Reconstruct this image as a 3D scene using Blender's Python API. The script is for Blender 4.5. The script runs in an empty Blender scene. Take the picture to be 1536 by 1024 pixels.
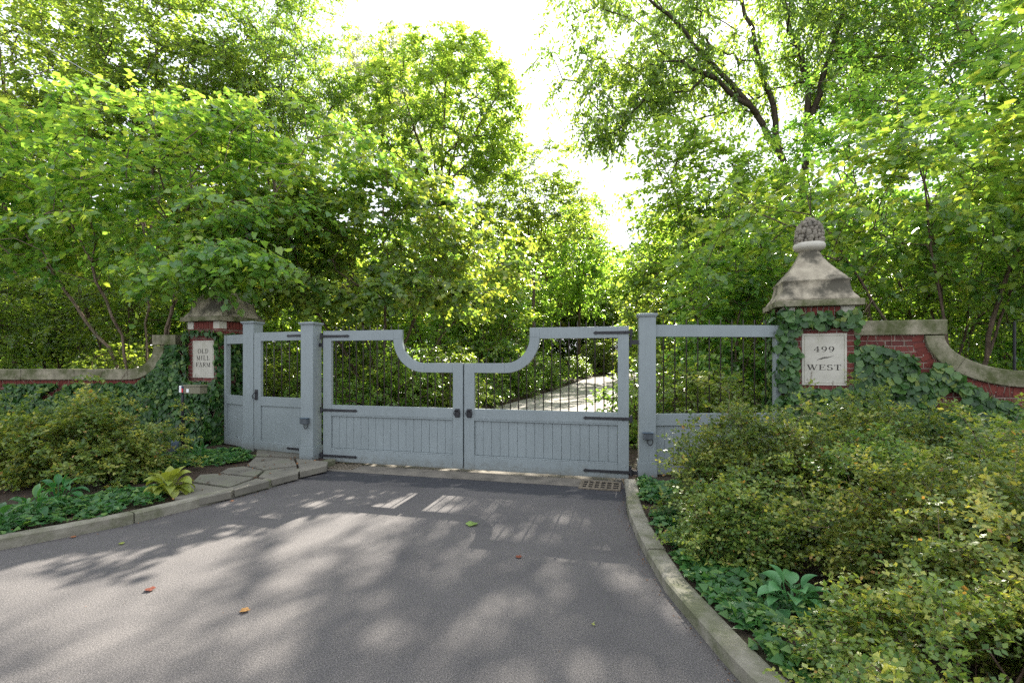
import bpy, bmesh, math, random
import numpy as np
from mathutils import Vector, Matrix

# ------------------------------------------------------------------ camera, world, sun, exposure
scn = bpy.context.scene
CAMH, F, HOR = 1.7, 725.0, 538.0
cam_data = bpy.data.cameras.new('camera')
cam = bpy.data.objects.new('camera', cam_data)
scn.collection.objects.link(cam)
cam.location = (0, 0, CAMH)
cam.rotation_euler = (math.radians(90), 0, 0)
cam_data.sensor_width = 36
cam_data.lens = F / 1536 * 36
cam_data.shift_y = (HOR - 512) / 1536
cam_data.clip_start = 0.05
cam_data.clip_end = 600
scn.camera = cam

SUN_EL, SUN_AZ = math.radians(38), math.radians(14)
world = bpy.data.worlds.new("World")
scn.world = world
world.use_nodes = True
wn, wl = world.node_tree.nodes, world.node_tree.links
bg = wn['Background']
sky = wn.new('ShaderNodeTexSky')
sky.sky_type = 'NISHITA'
sky.sun_disc = False
sky.sun_elevation = SUN_EL
sky.sun_rotation = SUN_AZ
sky.dust_density = 3.0
sky.air_density = 1.0
# thin bright cloud veil over the sky
wtc = wn.new('ShaderNodeTexCoord')
wmap = wn.new('ShaderNodeMapping'); wmap.inputs['Scale'].default_value = (1.2, 1.2, 2.6)
wno = wn.new('ShaderNodeTexNoise'); wno.inputs['Scale'].default_value = 1.6; wno.inputs['Detail'].default_value = 6
wno.inputs['Roughness'].default_value = 0.6
wr = wn.new('ShaderNodeValToRGB'); wr.color_ramp.elements[0].position = 0.30; wr.color_ramp.elements[1].position = 0.66
wr.color_ramp.elements[0].color = (0.92, 0.92, 0.92, 1); wr.color_ramp.elements[1].color = (0.985, 0.985, 0.985, 1)
wm = wn.new('ShaderNodeMix'); wm.data_type = 'RGBA'
wm.inputs['B'].default_value = (3.5, 3.7, 4.05, 1)
wl.new(wtc.outputs['Generated'], wmap.inputs[0]); wl.new(wmap.outputs[0], wno.inputs['Vector'])
wl.new(wno.outputs['Fac'], wr.inputs[0]); wl.new(wr.outputs['Color'], wm.inputs['Factor'])
wl.new(sky.outputs[0], wm.inputs['A']); wl.new(wm.outputs['Result'], bg.inputs['Color'])
bg.inputs['Strength'].default_value = 0.12

sun_d = bpy.data.lights.new('sun', 'SUN')
sun_d.energy = 5.0
sun_d.angle = math.radians(0.55)
sun_d.color = (1.0, 0.93, 0.82)
sun = bpy.data.objects.new('sun', sun_d)
scn.collection.objects.link(sun)
SV = Vector((math.sin(SUN_AZ) * math.cos(SUN_EL), math.cos(SUN_AZ) * math.cos(SUN_EL), math.sin(SUN_EL)))
sun.rotation_euler = SV.to_track_quat('Z', 'Y').to_euler()

scn.view_settings.view_transform = 'Standard'
scn.view_settings.look = 'None'
scn.view_settings.exposure = 2.12
scn.view_settings.gamma = 1
scn.cycles.max_bounces = 9
scn.cycles.diffuse_bounces = 6
scn.cycles.glossy_bounces = 2
scn.cycles.transmission_bounces = 6
scn.cycles.sample_clamp_indirect = 8
scn.cycles.use_denoising = False
scn.cycles.use_adaptive_sampling = True
scn.cycles.adaptive_threshold = 0.012

C = scn.collection
rng = np.random.default_rng(7)
random.seed(7)
R = math.radians

# ------------------------------------------------------------------ helpers
def tag(o, label=None, cat=None, group=None, kind=None):
    if label: o['label'] = label
    if cat: o['category'] = cat
    if group: o['group'] = group
    if kind: o['kind'] = kind
    return o

def thing(name, label, cat, loc=(0, 0, 0), rz=0, group=None):
    o = bpy.data.objects.new(name, None)
    C.objects.link(o)
    o.location = loc
    o.rotation_euler = (0, 0, rz)
    o.empty_display_size = 0.2
    return tag(o, label, cat, group)

def copy_tree(o, parent=None):
    c = o.copy(); C.objects.link(c); c.parent = parent
    for ch in list(o.children):
        copy_tree(ch, c)
    return c

def at(px, py, z=0.0):
    """ground/plane point at height z seen at photo pixel px,py"""
    Y = F * (CAMH - z) / (py - HOR)
    return ((px - 768) / F * Y, Y)

def gx(px, Y):
    return (px - 768) / F * Y

def gz(py, Y):
    return CAMH + (HOR - py) / F * Y

class MB:
    def __init__(s):
        s.v = []; s.f = []
    def add(s, vs, fs):
        n = len(s.v)
        s.v += [tuple(p) for p in vs]
        s.f += [tuple(i + n for i in f) for f in fs]
        return s
    def box(s, x0, x1, y0, y1, z0, z1, m=None):
        x0, x1 = min(x0, x1), max(x0, x1)
        vs = [Vector(p) for p in ((x0, y0, z0), (x1, y0, z0), (x1, y1, z0), (x0, y1, z0), (x0, y0, z1), (x1, y0, z1), (x1, y1, z1), (x0, y1, z1))]
        if m is not None: vs = [m @ p for p in vs]
        return s.add(vs, [(0, 3, 2, 1), (4, 5, 6, 7), (0, 1, 5, 4), (1, 2, 6, 5), (2, 3, 7, 6), (3, 0, 4, 7)])
    def tube(s, pts, r, sides=8, closed=False):
        pts = [Vector(p) for p in pts]; n = len(pts)
        rs = r if isinstance(r, (list, tuple)) else [r] * n
        vs = []
        for i, p in enumerate(pts):
            if closed: t = pts[(i + 1) % n] - pts[i - 1]
            else: t = pts[min(i + 1, n - 1)] - pts[max(i - 1, 0)]
            t.normalize()
            a = Vector((0, 0, 1)) if abs(t.z) < 0.9 else Vector((1, 0, 0))
            u = t.cross(a).normalized(); w = t.cross(u)
            for k in range(sides):
                q = 2 * math.pi * k / sides
                vs.append(p + rs[i] * (math.cos(q) * u + math.sin(q) * w))
        fs = []
        for i in range(n if closed else n - 1):
            j = (i + 1) % n
            for k in range(sides):
                l = (k + 1) % sides
                fs.append((i * sides + k, i * sides + l, j * sides + l, j * sides + k))
        if not closed:
            fs.append(tuple(range(sides))[::-1]); fs.append(tuple((n - 1) * sides + k for k in range(sides)))
        return s.add(vs, fs)
    def poly(s, pts, y0, y1):
        """polygon in xz extruded along y"""
        n = len(pts)
        vs = [(x, y0, z) for x, z in pts] + [(x, y1, z) for x, z in pts]
        fs = [tuple(range(n)), tuple(range(2 * n - 1, n - 1, -1))]
        fs += [(i, i + n, (i + 1) % n + n, (i + 1) % n) for i in range(n)]
        return s.add(vs, fs)
    def flat(s, pts, z0, z1):
        n = len(pts)
        vs = [(x, y, z0) for x, y in pts] + [(x, y, z1) for x, y in pts]
        fs = [tuple(range(n))[::-1], tuple(range(n, 2 * n))]
        fs += [(i, (i + 1) % n, (i + 1) % n + n, i + n) for i in range(n)]
        return s.add(vs, fs)
    def build(s, name, mat, parent=None, bevel=0, smooth=False):
        me = bpy.data.meshes.new(name)
        me.from_pydata(s.v, [], s.f)
        bm = bmesh.new(); bm.from_mesh(me)
        bmesh.ops.recalc_face_normals(bm, faces=bm.faces)
        bm.to_mesh(me); bm.free()
        if smooth:
            me.shade_smooth()
        me.materials.append(mat)
        o = bpy.data.objects.new(name, me)
        C.objects.link(o); o.parent = parent
        if bevel:
            b = o.modifiers.new('bevel', 'BEVEL'); b.width = bevel; b.segments = 2; b.limit_method = 'ANGLE'
            b.harden_normals = False
        return o

def np_mesh(name, V, Q, mat, parent=None, tint=None, smooth=False):
    """V (n,3) array, Q (m,4) quads"""
    me = bpy.data.meshes.new(name)
    me.vertices.add(len(V)); me.vertices.foreach_set('co', np.ascontiguousarray(V, dtype=np.float32).ravel())
    me.loops.add(Q.size); me.loops.foreach_set('vertex_index', np.ascontiguousarray(Q, dtype=np.int32).ravel())
    me.polygons.add(len(Q)); me.polygons.foreach_set('loop_start', np.arange(0, Q.size, Q.shape[1], dtype=np.int32))
    if tint is not None:
        a = me.attributes.new('tint', 'FLOAT', 'POINT')
        a.data.foreach_set('value', np.ascontiguousarray(tint, dtype=np.float32))
    me.update(calc_edges=True)
    if smooth: me.shade_smooth()
    me.materials.append(mat)
    o = bpy.data.objects.new(name, me)
    C.objects.link(o); o.parent = parent
    return o

# ------------------------------------------------------------------ materials
def new_mat(name):
    m = bpy.data.materials.new(name); m.use_nodes = True
    nt = m.node_tree
    return m, nt.nodes, nt.links, nt.nodes['Principled BSDF']

def node_noise(N, L, scale, detail=4, rough=0.6, coord='Object', vec=None):
    n = N.new('ShaderNodeTexNoise'); n.inputs['Scale'].default_value = scale
    n.inputs['Detail'].default_value = detail; n.inputs['Roughness'].default_value = rough
    if vec is None:
        tc = N.new('ShaderNodeTexCoord'); vec = tc.outputs[coord]
    L.new(vec, n.inputs['Vector'])
    return n

def ramp(N, L, src, stops):
    r = N.new('ShaderNodeValToRGB')
    e = r.color_ramp.elements
    c4 = lambda c: (*c, 1) if len(c) == 3 else c
    e[1].position = stops[-1][0]; e[1].color = c4(stops[-1][1])
    e[0].position = stops[0][0]; e[0].color = c4(stops[0][1])
    for p, c in stops[1:-1]:
        n_ = e.new(p); n_.color = c4(c)
    L.new(src, r.inputs[0])
    return r

def mixc(N, L, fac, a, b, blend='MIX'):
    m = N.new('ShaderNodeMix'); m.data_type = 'RGBA'; m.blend_type = blend
    for sock, val in (('Factor', fac), ('A', a), ('B', b)):
        if hasattr(val, 'is_linked') or hasattr(val, 'node'): L.new(val, m.inputs[sock])
        elif isinstance(val, (int, float)): m.inputs[sock].default_value = val
        else: m.inputs[sock].default_value = (*val, 1)
    return m.outputs['Result']

def bump(N, L, P, height, strength=0.3, dist=0.01):
    b = N.new('ShaderNodeBump'); b.inputs['Strength'].default_value = strength; b.inputs['Distance'].default_value = dist
    L.new(height, b.inputs['Height']); L.new(b.outputs[0], P.inputs['Normal'])

def mottled(name, a, b, scale, rough=0.8, bs=0.3, bscale=60, bd=0.004, c=None, cscale=3, cpos=(0.5, 0.7), spec=0.3):
    m, N, L, P = new_mat(name)
    n = node_noise(N, L, scale, 6)
    r = ramp(N, L, n.outputs['Fac'], [(0.3, a), (0.7, b)])
    col = r.outputs['Color']
    if c:
        n2 = node_noise(N, L, cscale, 6, 0.7)
        r2 = ramp(N, L, n2.outputs['Fac'], [(cpos[0], (0, 0, 0)), (cpos[1], (1, 1, 1))])
        col = mixc(N, L, r2.outputs['Color'], col, c)
    L.new(col, P.inputs['Base Color'])
    P.inputs['Roughness'].default_value = rough
    P.inputs['Specular IOR Level'].default_value = spec
    nb = node_noise(N, L, bscale, 5, 0.7)
    bump(N, L, P, nb.outputs['Fac'], bs, bd)
    return m

def leaf_mat(name, stops, trans, tfac=0.42, rough=0.42, spec=0.35):
    m, N, L, P = new_mat(name)
    a = N.new('ShaderNodeAttribute'); a.attribute_name = 'tint'
    r = ramp(N, L, a.outputs['Fac'], stops)
    oi = N.new('ShaderNodeObjectInfo')
    hsv = N.new('ShaderNodeHueSaturation')
    mr = N.new('ShaderNodeMapRange'); mr.inputs['To Min'].default_value = 0.985; mr.inputs['To Max'].default_value = 1.015
    L.new(oi.outputs['Random'], mr.inputs['Value'])
    ad = N.new('ShaderNodeMath'); ad.operation = 'SUBTRACT'; ad.inputs[1].default_value = 0.5
    L.new(mr.outputs[0], ad.inputs[0]); L.new(ad.outputs[0], hsv.inputs['Hue'])
    mv = N.new('ShaderNodeMapRange'); mv.inputs['To Min'].default_value = 0.85; mv.inputs['To Max'].default_value = 1.15
    L.new(oi.outputs['Random'], mv.inputs['Value']); L.new(mv.outputs[0], hsv.inputs['Value'])
    L.new(r.outputs['Color'], hsv.inputs['Color'])
    L.new(hsv.outputs['Color'], P.inputs['Base Color'])
    P.inputs['Roughness'].default_value = rough
    P.inputs['Specular IOR Level'].default_value = spec
    t = N.new('ShaderNodeBsdfTranslucent')
    tr = mixc(N, L, 1.0, hsv.outputs['Color'], trans, 'MULTIPLY')
    L.new(tr, t.inputs['Color'])
    mx = N.new('ShaderNodeMixShader'); mx.inputs[0].default_value = tfac
    L.new(P.outputs[0], mx.inputs[1]); L.new(t.outputs[0], mx.inputs[2])
    L.new(mx.outputs[0], N['Material Output'].inputs['Surface'])
    return m

M = {}
def paint_mat():
    m, N, L, P = new_mat('grey_paint')
    tc = N.new('ShaderNodeTexCoord'); mp = N.new('ShaderNodeMapping'); mp.inputs['Scale'].default_value = (14, 14, 1.1); L.new(tc.outputs['Object'], mp.inputs[0])
    g = node_noise(N, L, 3, 7, .7, vec=mp.outputs[0])
    n = node_noise(N, L, 1.7, 6, .65)
    r1 = ramp(N, L, n.outputs['Fac'], [(0.3, (0.182, 0.21, 0.213)), (0.7, (0.218, 0.25, 0.254))])
    r2 = ramp(N, L, g.outputs['Fac'], [(0.3, (0.9, 0.9, 0.9)), (0.7, (1.06, 1.06, 1.06))])
    col = mixc(N, L, 1.0, r1.outputs['Color'], r2.outputs['Color'], 'MULTIPLY')
    sp = N.new('ShaderNodeSeparateXYZ'); L.new(tc.outputs['Object'], sp.inputs[0])   # mud splash near the ground
    n2 = node_noise(N, L, 9, 6, .75)
    ma = N.new('ShaderNodeMath'); ma.operation = 'MULTIPLY_ADD'; ma.inputs[1].default_value = -2.2; L.new(sp.outputs['Z'], ma.inputs[0]); L.new(n2.outputs['Fac'], ma.inputs[2])
    r3 = ramp(N, L, ma.outputs[0], [(0.12, (0, 0, 0)), (0.55, (0.75, 0.75, 0.75))])
    col = mixc(N, L, r3.outputs['Color'], col, (0.11, 0.105, 0.085))
    L.new(col, P.inputs['Base Color']); P.inputs['Roughness'].default_value = .5; P.inputs['Specular IOR Level'].default_value = .35
    bump(N, L, P, g.outputs['Fac'], .25, .002)
    return m
M['paint'] = paint_mat()
M['iron'] = mottled('black_iron', (0.012, 0.012, 0.014), (0.03, 0.03, 0.033), 25, rough=0.5, bs=0.3, bscale=120, bd=0.001)
M['bar'] = mottled('dark_bar_metal', (0.02, 0.017, 0.014), (0.05, 0.042, 0.034), 12, rough=0.5, bs=0.1)
M['stone'] = mottled('weathered_limestone', (0.22, 0.19, 0.14), (0.38, 0.335, 0.25), 7, rough=0.9, bs=0.6, bscale=35, bd=0.012, c=(0.075, 0.068, 0.05), cscale=3.2, cpos=(0.46, 0.62))
M['fruit'] = mottled('dark_carved_stone', (0.13, 0.115, 0.09), (0.27, 0.24, 0.19), 14, rough=0.95, bs=0.6, bscale=60, bd=0.008, c=(0.06, 0.055, 0.045), cscale=7, cpos=(0.5, 0.68))
M['pale_stone'] = mottled('pale_stone', (0.36, 0.34, 0.285), (0.48, 0.455, 0.39), 4, rough=0.85, bs=0.25, bscale=50, bd=0.004, c=(0.24, 0.235, 0.15), cscale=2.2, cpos=(0.55, 0.8))
M['coping'] = mottled('mossy_coping_stone', (0.16, 0.145, 0.10), (0.30, 0.27, 0.195), 6, rough=0.95, bs=0.6, bscale=30, bd=0.012, c=(0.07, 0.08, 0.03), cscale=2.4, cpos=(0.42, 0.60))
M['kerb'] = mottled('kerb_stone', (0.14, 0.13, 0.10), (0.25, 0.235, 0.19), 7, rough=0.95, bs=0.6, bscale=40, bd=0.01, c=(0.10, 0.105, 0.06), cscale=2.3, cpos=(0.45, 0.62))
M['flag'] = mottled('flagstone', (0.10, 0.095, 0.078), (0.18, 0.165, 0.135), 3, rough=0.9, bs=0.4, bscale=30, bd=0.008, c=(0.10, 0.11, 0.07), cscale=1.5, cpos=(0.5, 0.7))
M['concrete'] = mottled('concrete_apron', (0.11, 0.10, 0.085), (0.18, 0.16, 0.13), 5, rough=0.95, bs=0.4, bscale=60, bd=0.005, c=(0.06, 0.055, 0.045), cscale=2.0, cpos=(0.5, 0.7))
M['grate'] = mottled('cast_grate', (0.10, 0.085, 0.06), (0.18, 0.15, 0.11), 15, rough=0.7, bs=0.3)
M['dark'] = mottled('pit_shade_black', (0.006, 0.006, 0.006), (0.012, 0.011, 0.01), 8)  # near-black colour standing in for the shade inside the drains
M['engrave'] = mottled('engraved_letters', (0.03, 0.027, 0.022), (0.055, 0.05, 0.042), 20)
M['red_brick'] = mottled('red_brick', (0.10, 0.024, 0.018), (0.17, 0.042, 0.03), 9, rough=0.9, bs=0.5, bscale=70, bd=0.004)
M['soil'] = mottled('mulch_soil', (0.022, 0.015, 0.010), (0.075, 0.05, 0.034), 22, rough=1, bs=1.0, bscale=45, bd=0.03, c=(0.035, 0.04, 0.015), cscale=1.2, cpos=(0.5, 0.7))
M['beige_metal'] = mottled('beige_metal', (0.13, 0.12, 0.08), (0.17, 0.155, 0.105), 5, rough=0.5, bs=0.05)
M['white'] = mottled('white_enamel', (0.7, 0.7, 0.7), (0.8, 0.8, 0.8), 6, rough=0.4, bs=0.05)
M['red'] = mottled('red_enamel', (0.45, 0.02, 0.02), (0.55, 0.03, 0.03), 6, rough=0.4, bs=0.05)
M['blue_dark'] = mottled('dark_blue_enamel', (0.015, 0.02, 0.06), (0.02, 0.03, 0.08), 6, rough=0.4, bs=0.05)
M['slate_metal'] = mottled('slate_metal', (0.05, 0.075, 0.10), (0.07, 0.10, 0.13), 6, rough=0.5, bs=0.05)
M['box_metal'] = mottled('dark_grey_plastic', (0.05, 0.06, 0.065), (0.08, 0.09, 0.10), 20, rough=0.45, bs=0.05)
M['wire'] = mottled('wire_metal', (0.35, 0.35, 0.35), (0.5, 0.5, 0.5), 6, rough=0.5, bs=0.0)

def bark(name, a, b):
    m, N, L, P = new_mat(name)
    tc = N.new('ShaderNodeTexCoord'); mp = N.new('ShaderNodeMapping'); mp.inputs['Scale'].default_value = (9, 9, 1.6)
    L.new(tc.outputs['Object'], mp.inputs[0])
    n = node_noise(N, L, 2.2, 8, 0.7, vec=mp.outputs[0])
    r = ramp(N, L, n.outputs['Fac'], [(0.32, a), (0.68, b)])
    n2 = node_noise(N, L, 1.3, 3)
    r2 = ramp(N, L, n2.outputs['Fac'], [(0.5, (0, 0, 0)), (0.75, (0.6, 0.6, 0.6))])
    L.new(mixc(N, L, r2.outputs['Color'], r.outputs['Color'], (0.09, 0.10, 0.055)), P.inputs['Base Color'])
    P.inputs['Roughness'].default_value = 0.95; P.inputs['Specular IOR Level'].default_value = 0.1
    bump(N, L, P, n.outputs['Fac'], 0.9, 0.03)
    return m
M['bark'] = bark('grey_brown_bark', (0.045, 0.032, 0.022), (0.17, 0.125, 0.09))
M['bark_dark'] = bark('dark_bark', (0.022, 0.017, 0.012), (0.085, 0.065, 0.045))
M['bark_light'] = bark('pale_brown_bark', (0.10, 0.07, 0.05), (0.26, 0.20, 0.15))
M['twig'] = mottled('shrub_twig', (0.07, 0.045, 0.03), (0.16, 0.11, 0.08), 10, bs=0.1)

def brick_mat():
    m, N, L, P = new_mat('brickwork')
    tc = N.new('ShaderNodeTexCoord'); sp = N.new('ShaderNodeSeparateXYZ'); L.new(tc.outputs['Object'], sp.inputs[0])
    ad = N.new('ShaderNodeMath'); ad.operation = 'ADD'; L.new(sp.outputs['X'], ad.inputs[0]); L.new(sp.outputs['Y'], ad.inputs[1])
    cb = N.new('ShaderNodeCombineXYZ'); L.new(ad.outputs[0], cb.inputs['X']); L.new(sp.outputs['Z'], cb.inputs['Y'])
    wn_ = node_noise(N, L, 12, 3)
    av = N.new('ShaderNodeVectorMath'); av.operation = 'SCALE'; av.inputs['Scale'].default_value = 0.006
    L.new(wn_.outputs['Color'], av.inputs[0])
    av2 = N.new('ShaderNodeVectorMath'); av2.operation = 'ADD'; L.new(cb.outputs[0], av2.inputs[0]); L.new(av.outputs[0], av2.inputs[1])
    b = N.new('ShaderNodeTexBrick')
    b.inputs['Scale'].default_value = 1.0
    b.inputs['Brick Width'].default_value = 0.215
    b.inputs['Row Height'].default_value = 0.075
    b.inputs['Mortar Size'].default_value = 0.0055
    b.inputs['Mortar Smooth'].default_value = 0.25
    b.inputs['Bias'].default_value = -0.1
    b.inputs['Color1'].default_value = (0.15, 0.034, 0.026, 1)
    b.inputs['Color2'].default_value = (0.085, 0.024, 0.02, 1)
    b.inputs['Mortar'].default_value = (0.24, 0.21, 0.17, 1)
    L.new(av2.outputs[0], b.inputs['Vector'])
    n = node_noise(N, L, 14, 6, 0.7)
    r = ramp(N, L, n.outputs['Fac'], [(0.3, (0.65, 0.65, 0.65)), (0.7, (1.25, 1.2, 1.15))])
    L.new(mixc(N, L, 1.0, b.outputs['Color'], r.outputs['Color'], 'MULTIPLY'), P.inputs['Base Color'])
    P.inputs['Roughness'].default_value = 0.92
    inv = N.new('ShaderNodeMath'); inv.operation = 'MULTIPLY_ADD'; inv.inputs[1].default_value = -1; 
    L.new(b.outputs['Fac'], inv.inputs[0]); L.new(n.outputs['Fac'], inv.inputs[2])
    bump(N, L, P, inv.outputs[0], 0.7, 0.008)
    return m
M['brick'] = brick_mat()

def asphalt_mat():
    m, N, L, P = new_mat('worn_asphalt')
    n1 = node_noise(N, L, 115, 5, 0.95)
    r1 = ramp(N, L, n1.outputs['Fac'], [(0.36, (0.022, 0.0215, 0.021)), (0.5, (0.070, 0.066, 0.065)), (0.64, (0.22, 0.205, 0.20))])
    n2 = node_noise(N, L, 1.1, 5, 0.6)
    r2 = ramp(N, L, n2.outputs['Fac'], [(0.25, (0.74, 0.74, 0.76)), (0.5, (1.0, 0.99, 0.98)), (0.75, (1.16, 1.14, 1.11))])
    col = mixc(N, L, 1.0, r1.outputs['Color'], r2.outputs['Color'], 'MULTIPLY')
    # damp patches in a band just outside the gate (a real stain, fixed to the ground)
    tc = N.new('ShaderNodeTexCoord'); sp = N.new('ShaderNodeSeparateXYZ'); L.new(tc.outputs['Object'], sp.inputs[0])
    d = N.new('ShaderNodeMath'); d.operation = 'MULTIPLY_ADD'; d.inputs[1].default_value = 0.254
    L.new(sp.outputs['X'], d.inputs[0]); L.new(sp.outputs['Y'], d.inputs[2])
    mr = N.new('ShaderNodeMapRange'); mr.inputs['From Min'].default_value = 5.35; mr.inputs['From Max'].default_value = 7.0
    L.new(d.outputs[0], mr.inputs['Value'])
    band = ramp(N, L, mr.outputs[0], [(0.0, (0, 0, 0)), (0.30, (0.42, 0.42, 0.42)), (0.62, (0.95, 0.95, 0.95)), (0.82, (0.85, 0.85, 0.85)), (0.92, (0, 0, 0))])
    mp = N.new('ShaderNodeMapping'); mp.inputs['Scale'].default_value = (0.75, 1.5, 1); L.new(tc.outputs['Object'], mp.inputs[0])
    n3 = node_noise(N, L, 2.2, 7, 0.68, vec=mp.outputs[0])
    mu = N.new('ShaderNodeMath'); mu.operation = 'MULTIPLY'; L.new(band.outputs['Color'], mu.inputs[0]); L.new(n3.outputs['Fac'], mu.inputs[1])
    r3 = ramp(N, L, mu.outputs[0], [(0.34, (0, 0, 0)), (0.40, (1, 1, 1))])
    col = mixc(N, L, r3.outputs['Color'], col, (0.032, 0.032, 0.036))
    L.new(col, P.inputs['Base Color'])
    rr = ramp(N, L, r3.outputs['Color'], [(0, (0.85, 0.85, 0.85)), (1, (0.6, 0.6, 0.6))])
    L.new(rr.outputs['Color'], P.inputs['Roughness'])
    P.inputs['Specular IOR Level'].default_value = 0.3
    v = N.new('ShaderNodeTexVoronoi'); v.inputs['Scale'].default_value = 160; L.new(tc.outputs['Object'], v.inputs['Vector'])
    bump(N, L, P, n1.outputs['Fac'], 0.5, 0.006)
    return m
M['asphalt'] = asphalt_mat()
M['pale_road'] = mottled('pale_road', (0.20, 0.185, 0.165), (0.34, 0.32, 0.29), 60, rough=0.95, bs=0.3)

G = {}
G['redbud'] = leaf_mat('redbud_leaf', [(0, (0.045, 0.125, 0.036)), (0.45, (0.10, 0.195, 0.044)), (0.8, (0.18, 0.27, 0.055)), (1, (0.27, 0.32, 0.08))], (3.1, 2.6, 1.2), 0.52, 0.27, 0.7)
G['maple'] = leaf_mat('maple_leaf', [(0, (0.075, 0.145, 0.034)), (0.6, (0.145, 0.23, 0.046)), (1, (0.24, 0.31, 0.065))], (2.7, 2.5, 1.2), 0.54, 0.3, 0.6)
G['ash'] = leaf_mat('ash_leaf', [(0, (0.06, 0.12, 0.032)), (0.6, (0.13, 0.19, 0.042)), (1, (0.21, 0.25, 0.055))], (2.9, 2.5, 1.2), 0.52, 0.3, 0.6)
G['pale'] = leaf_mat('pale_willow_leaf', [(0, (0.17, 0.20, 0.11)), (1, (0.26, 0.29, 0.16))], (2.2, 2.1, 1.4), 0.45)
G['wood'] = leaf_mat('woodland_leaf', [(0, (0.06, 0.135, 0.034)), (0.6, (0.125, 0.215, 0.044)), (1, (0.22, 0.30, 0.06))], (2.7, 2.5, 1.2), 0.54, 0.3, 0.6)
G['bush'] = leaf_mat('barberry_leaf', [(0, (0.035, 0.085, 0.024)), (0.35, (0.082, 0.16, 0.036)), (0.75, (0.185, 0.26, 0.052)), (0.965, (0.40, 0.42, 0.11)), (1, (0.36, 0.23, 0.07))], (2.2, 1.9, 0.9), 0.45, 0.38, 0.45)
G['ivy'] = leaf_mat('climbing_leaf', [(0, (0.012, 0.048, 0.010)), (0.5, (0.034, 0.10, 0.022)), (0.9, (0.075, 0.165, 0.032)), (1, (0.16, 0.22, 0.05))], (1.9, 2.1, 1.0), 0.25, 0.45, 0.4)
G['hydrangea'] = leaf_mat('hydrangea_leaf', [(0, (0.018, 0.065, 0.018)), (0.5, (0.045, 0.13, 0.03)), (0.9, (0.085, 0.19, 0.045)), (1, (0.2, 0.27, 0.06))], (1.9, 2.1, 1.0), 0.3, 0.4, 0.45)
G['cover'] = leaf_mat('groundcover_leaf', [(0, (0.02, 0.085, 0.025)), (0.6, (0.045, 0.15, 0.035)), (1, (0.13, 0.24, 0.05))], (1.9, 2.0, 1.0), 0.3, 0.4, 0.4)
G['hosta_gold'] = leaf_mat('golden_hosta_leaf', [(0, (0.16, 0.25, 0.035)), (1, (0.32, 0.38, 0.08))], (1.8, 1.6, 0.6), 0.35, 0.4, 0.4)
G['hosta_blue'] = leaf_mat('blue_hosta_leaf', [(0, (0.05, 0.14, 0.05)), (1, (0.13, 0.26, 0.10))], (1.6, 1.7, 1.1), 0.25, 0.4, 0.4)
G['brown'] = leaf_mat('dead_leaf', [(0, (0.06, 0.035, 0.02)), (.6, (0.13, 0.075, 0.04)), (1, (0.30, 0.14, 0.05))], (1.5, 1.2, 0.8), 0.2, 0.7, 0.2)
G['red'] = leaf_mat('red_leaf', [(0, (0.13, 0.04, 0.022)), (1, (0.18, 0.065, 0.025))], (1.5, 1.2, 0.8), 0.2, 0.7, 0.2)

# ------------------------------------------------------------------ setting: ground, drive, kerbs, path
YL = [-1.0, 0.5, 1.6, 2.4, 3.0, 3.6, 4.29, 4.89, 5.55, 6.32, 7.08, 7.75, 8.6, 10, 12, 17, 20, 25, 31, 37, 45, 60]
XL = [-60, -30, -14, -9, -6.8, -5.5, -4.55, -3.97, -3.58, -3.21, -2.98, -2.81, -2.75, -2.6, -2.0, -.21, .97, 2.62, 4.87, 8.06, 14, 26]
YR = [-1.0, 0.0, 0.3, 0.6, 1.2, 1.8, 2.54, 2.99, 3.5, 4.37, 5.31, 6.26, 7.2, 8.6, 10, 12, 17, 20, 25, 31, 37, 45, 60]
XR = [60, 9, 5, 3.2, 1.95, 1.42, 1.197, 1.163, 1.12, 1.157, 1.26, 1.47, 1.60, 1.8, 2.0, 2.6, 4.4, 5.8, 8.2, 11.5, 15.5, 22.5, 37]
def xl(y): return np.interp(y, YL, XL)
def xr(y): return np.interp(y, YR, XR)
def hill(y): return np.interp(y, [-50, 9, 12, 17, 20, 25, 31, 37, 50, 90, 160], [0, 0, .03, .1, .14, .22, .46, .63, .9, 1.0, 1.1])

def axis_pts(segs):
    out = []
    for a, b, s in segs:
        out.append(np.arange(a, b, s))
    return np.concatenate(out + [np.array([segs[-1][1]])])

gxs = axis_pts([(-120, -14, 3), (-14, -7, .4), (-7, 6, .07), (6, 14, .4), (14, 120, 3)])
gys = axis_pts([(-14, 0, 1), (0, 9, .07), (9, 20, .3), (20, 60, 1), (60, 160, 5)])
GX, GY = np.meshgrid(gxs, gys)
inside = (GX > xl(GY) - 0.07) & (GX < xr(GY) + 0.07)
GN = 0.03 * np.sin(GX * 2.1 + 1.3 * np.sin(GY * 1.7)) + 0.025 * np.sin(GY * 2.9 + GX * 1.3)
GZ = hill(GY) + np.where(inside, -0.12, 0.078 + 0.28 * GN)
far_side = np.clip((np.abs(GX) - 9) / 30, 0, 1) * 1.0
GZ = np.where(inside, GZ, GZ + far_side)
nx, ny = len(gxs), len(gys)
ii = np.arange(nx * ny).reshape(ny, nx)
Q = np.stack([ii[:-1, :-1], ii[:-1, 1:], ii[1:, 1:], ii[1:, :-1]], -1).reshape(-1, 4)
ground = np_mesh('ground', np.stack([GX, GY, GZ], -1).reshape(-1, 3), Q, M['soil'], smooth=True)
tag(ground, kind='structure')

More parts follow.
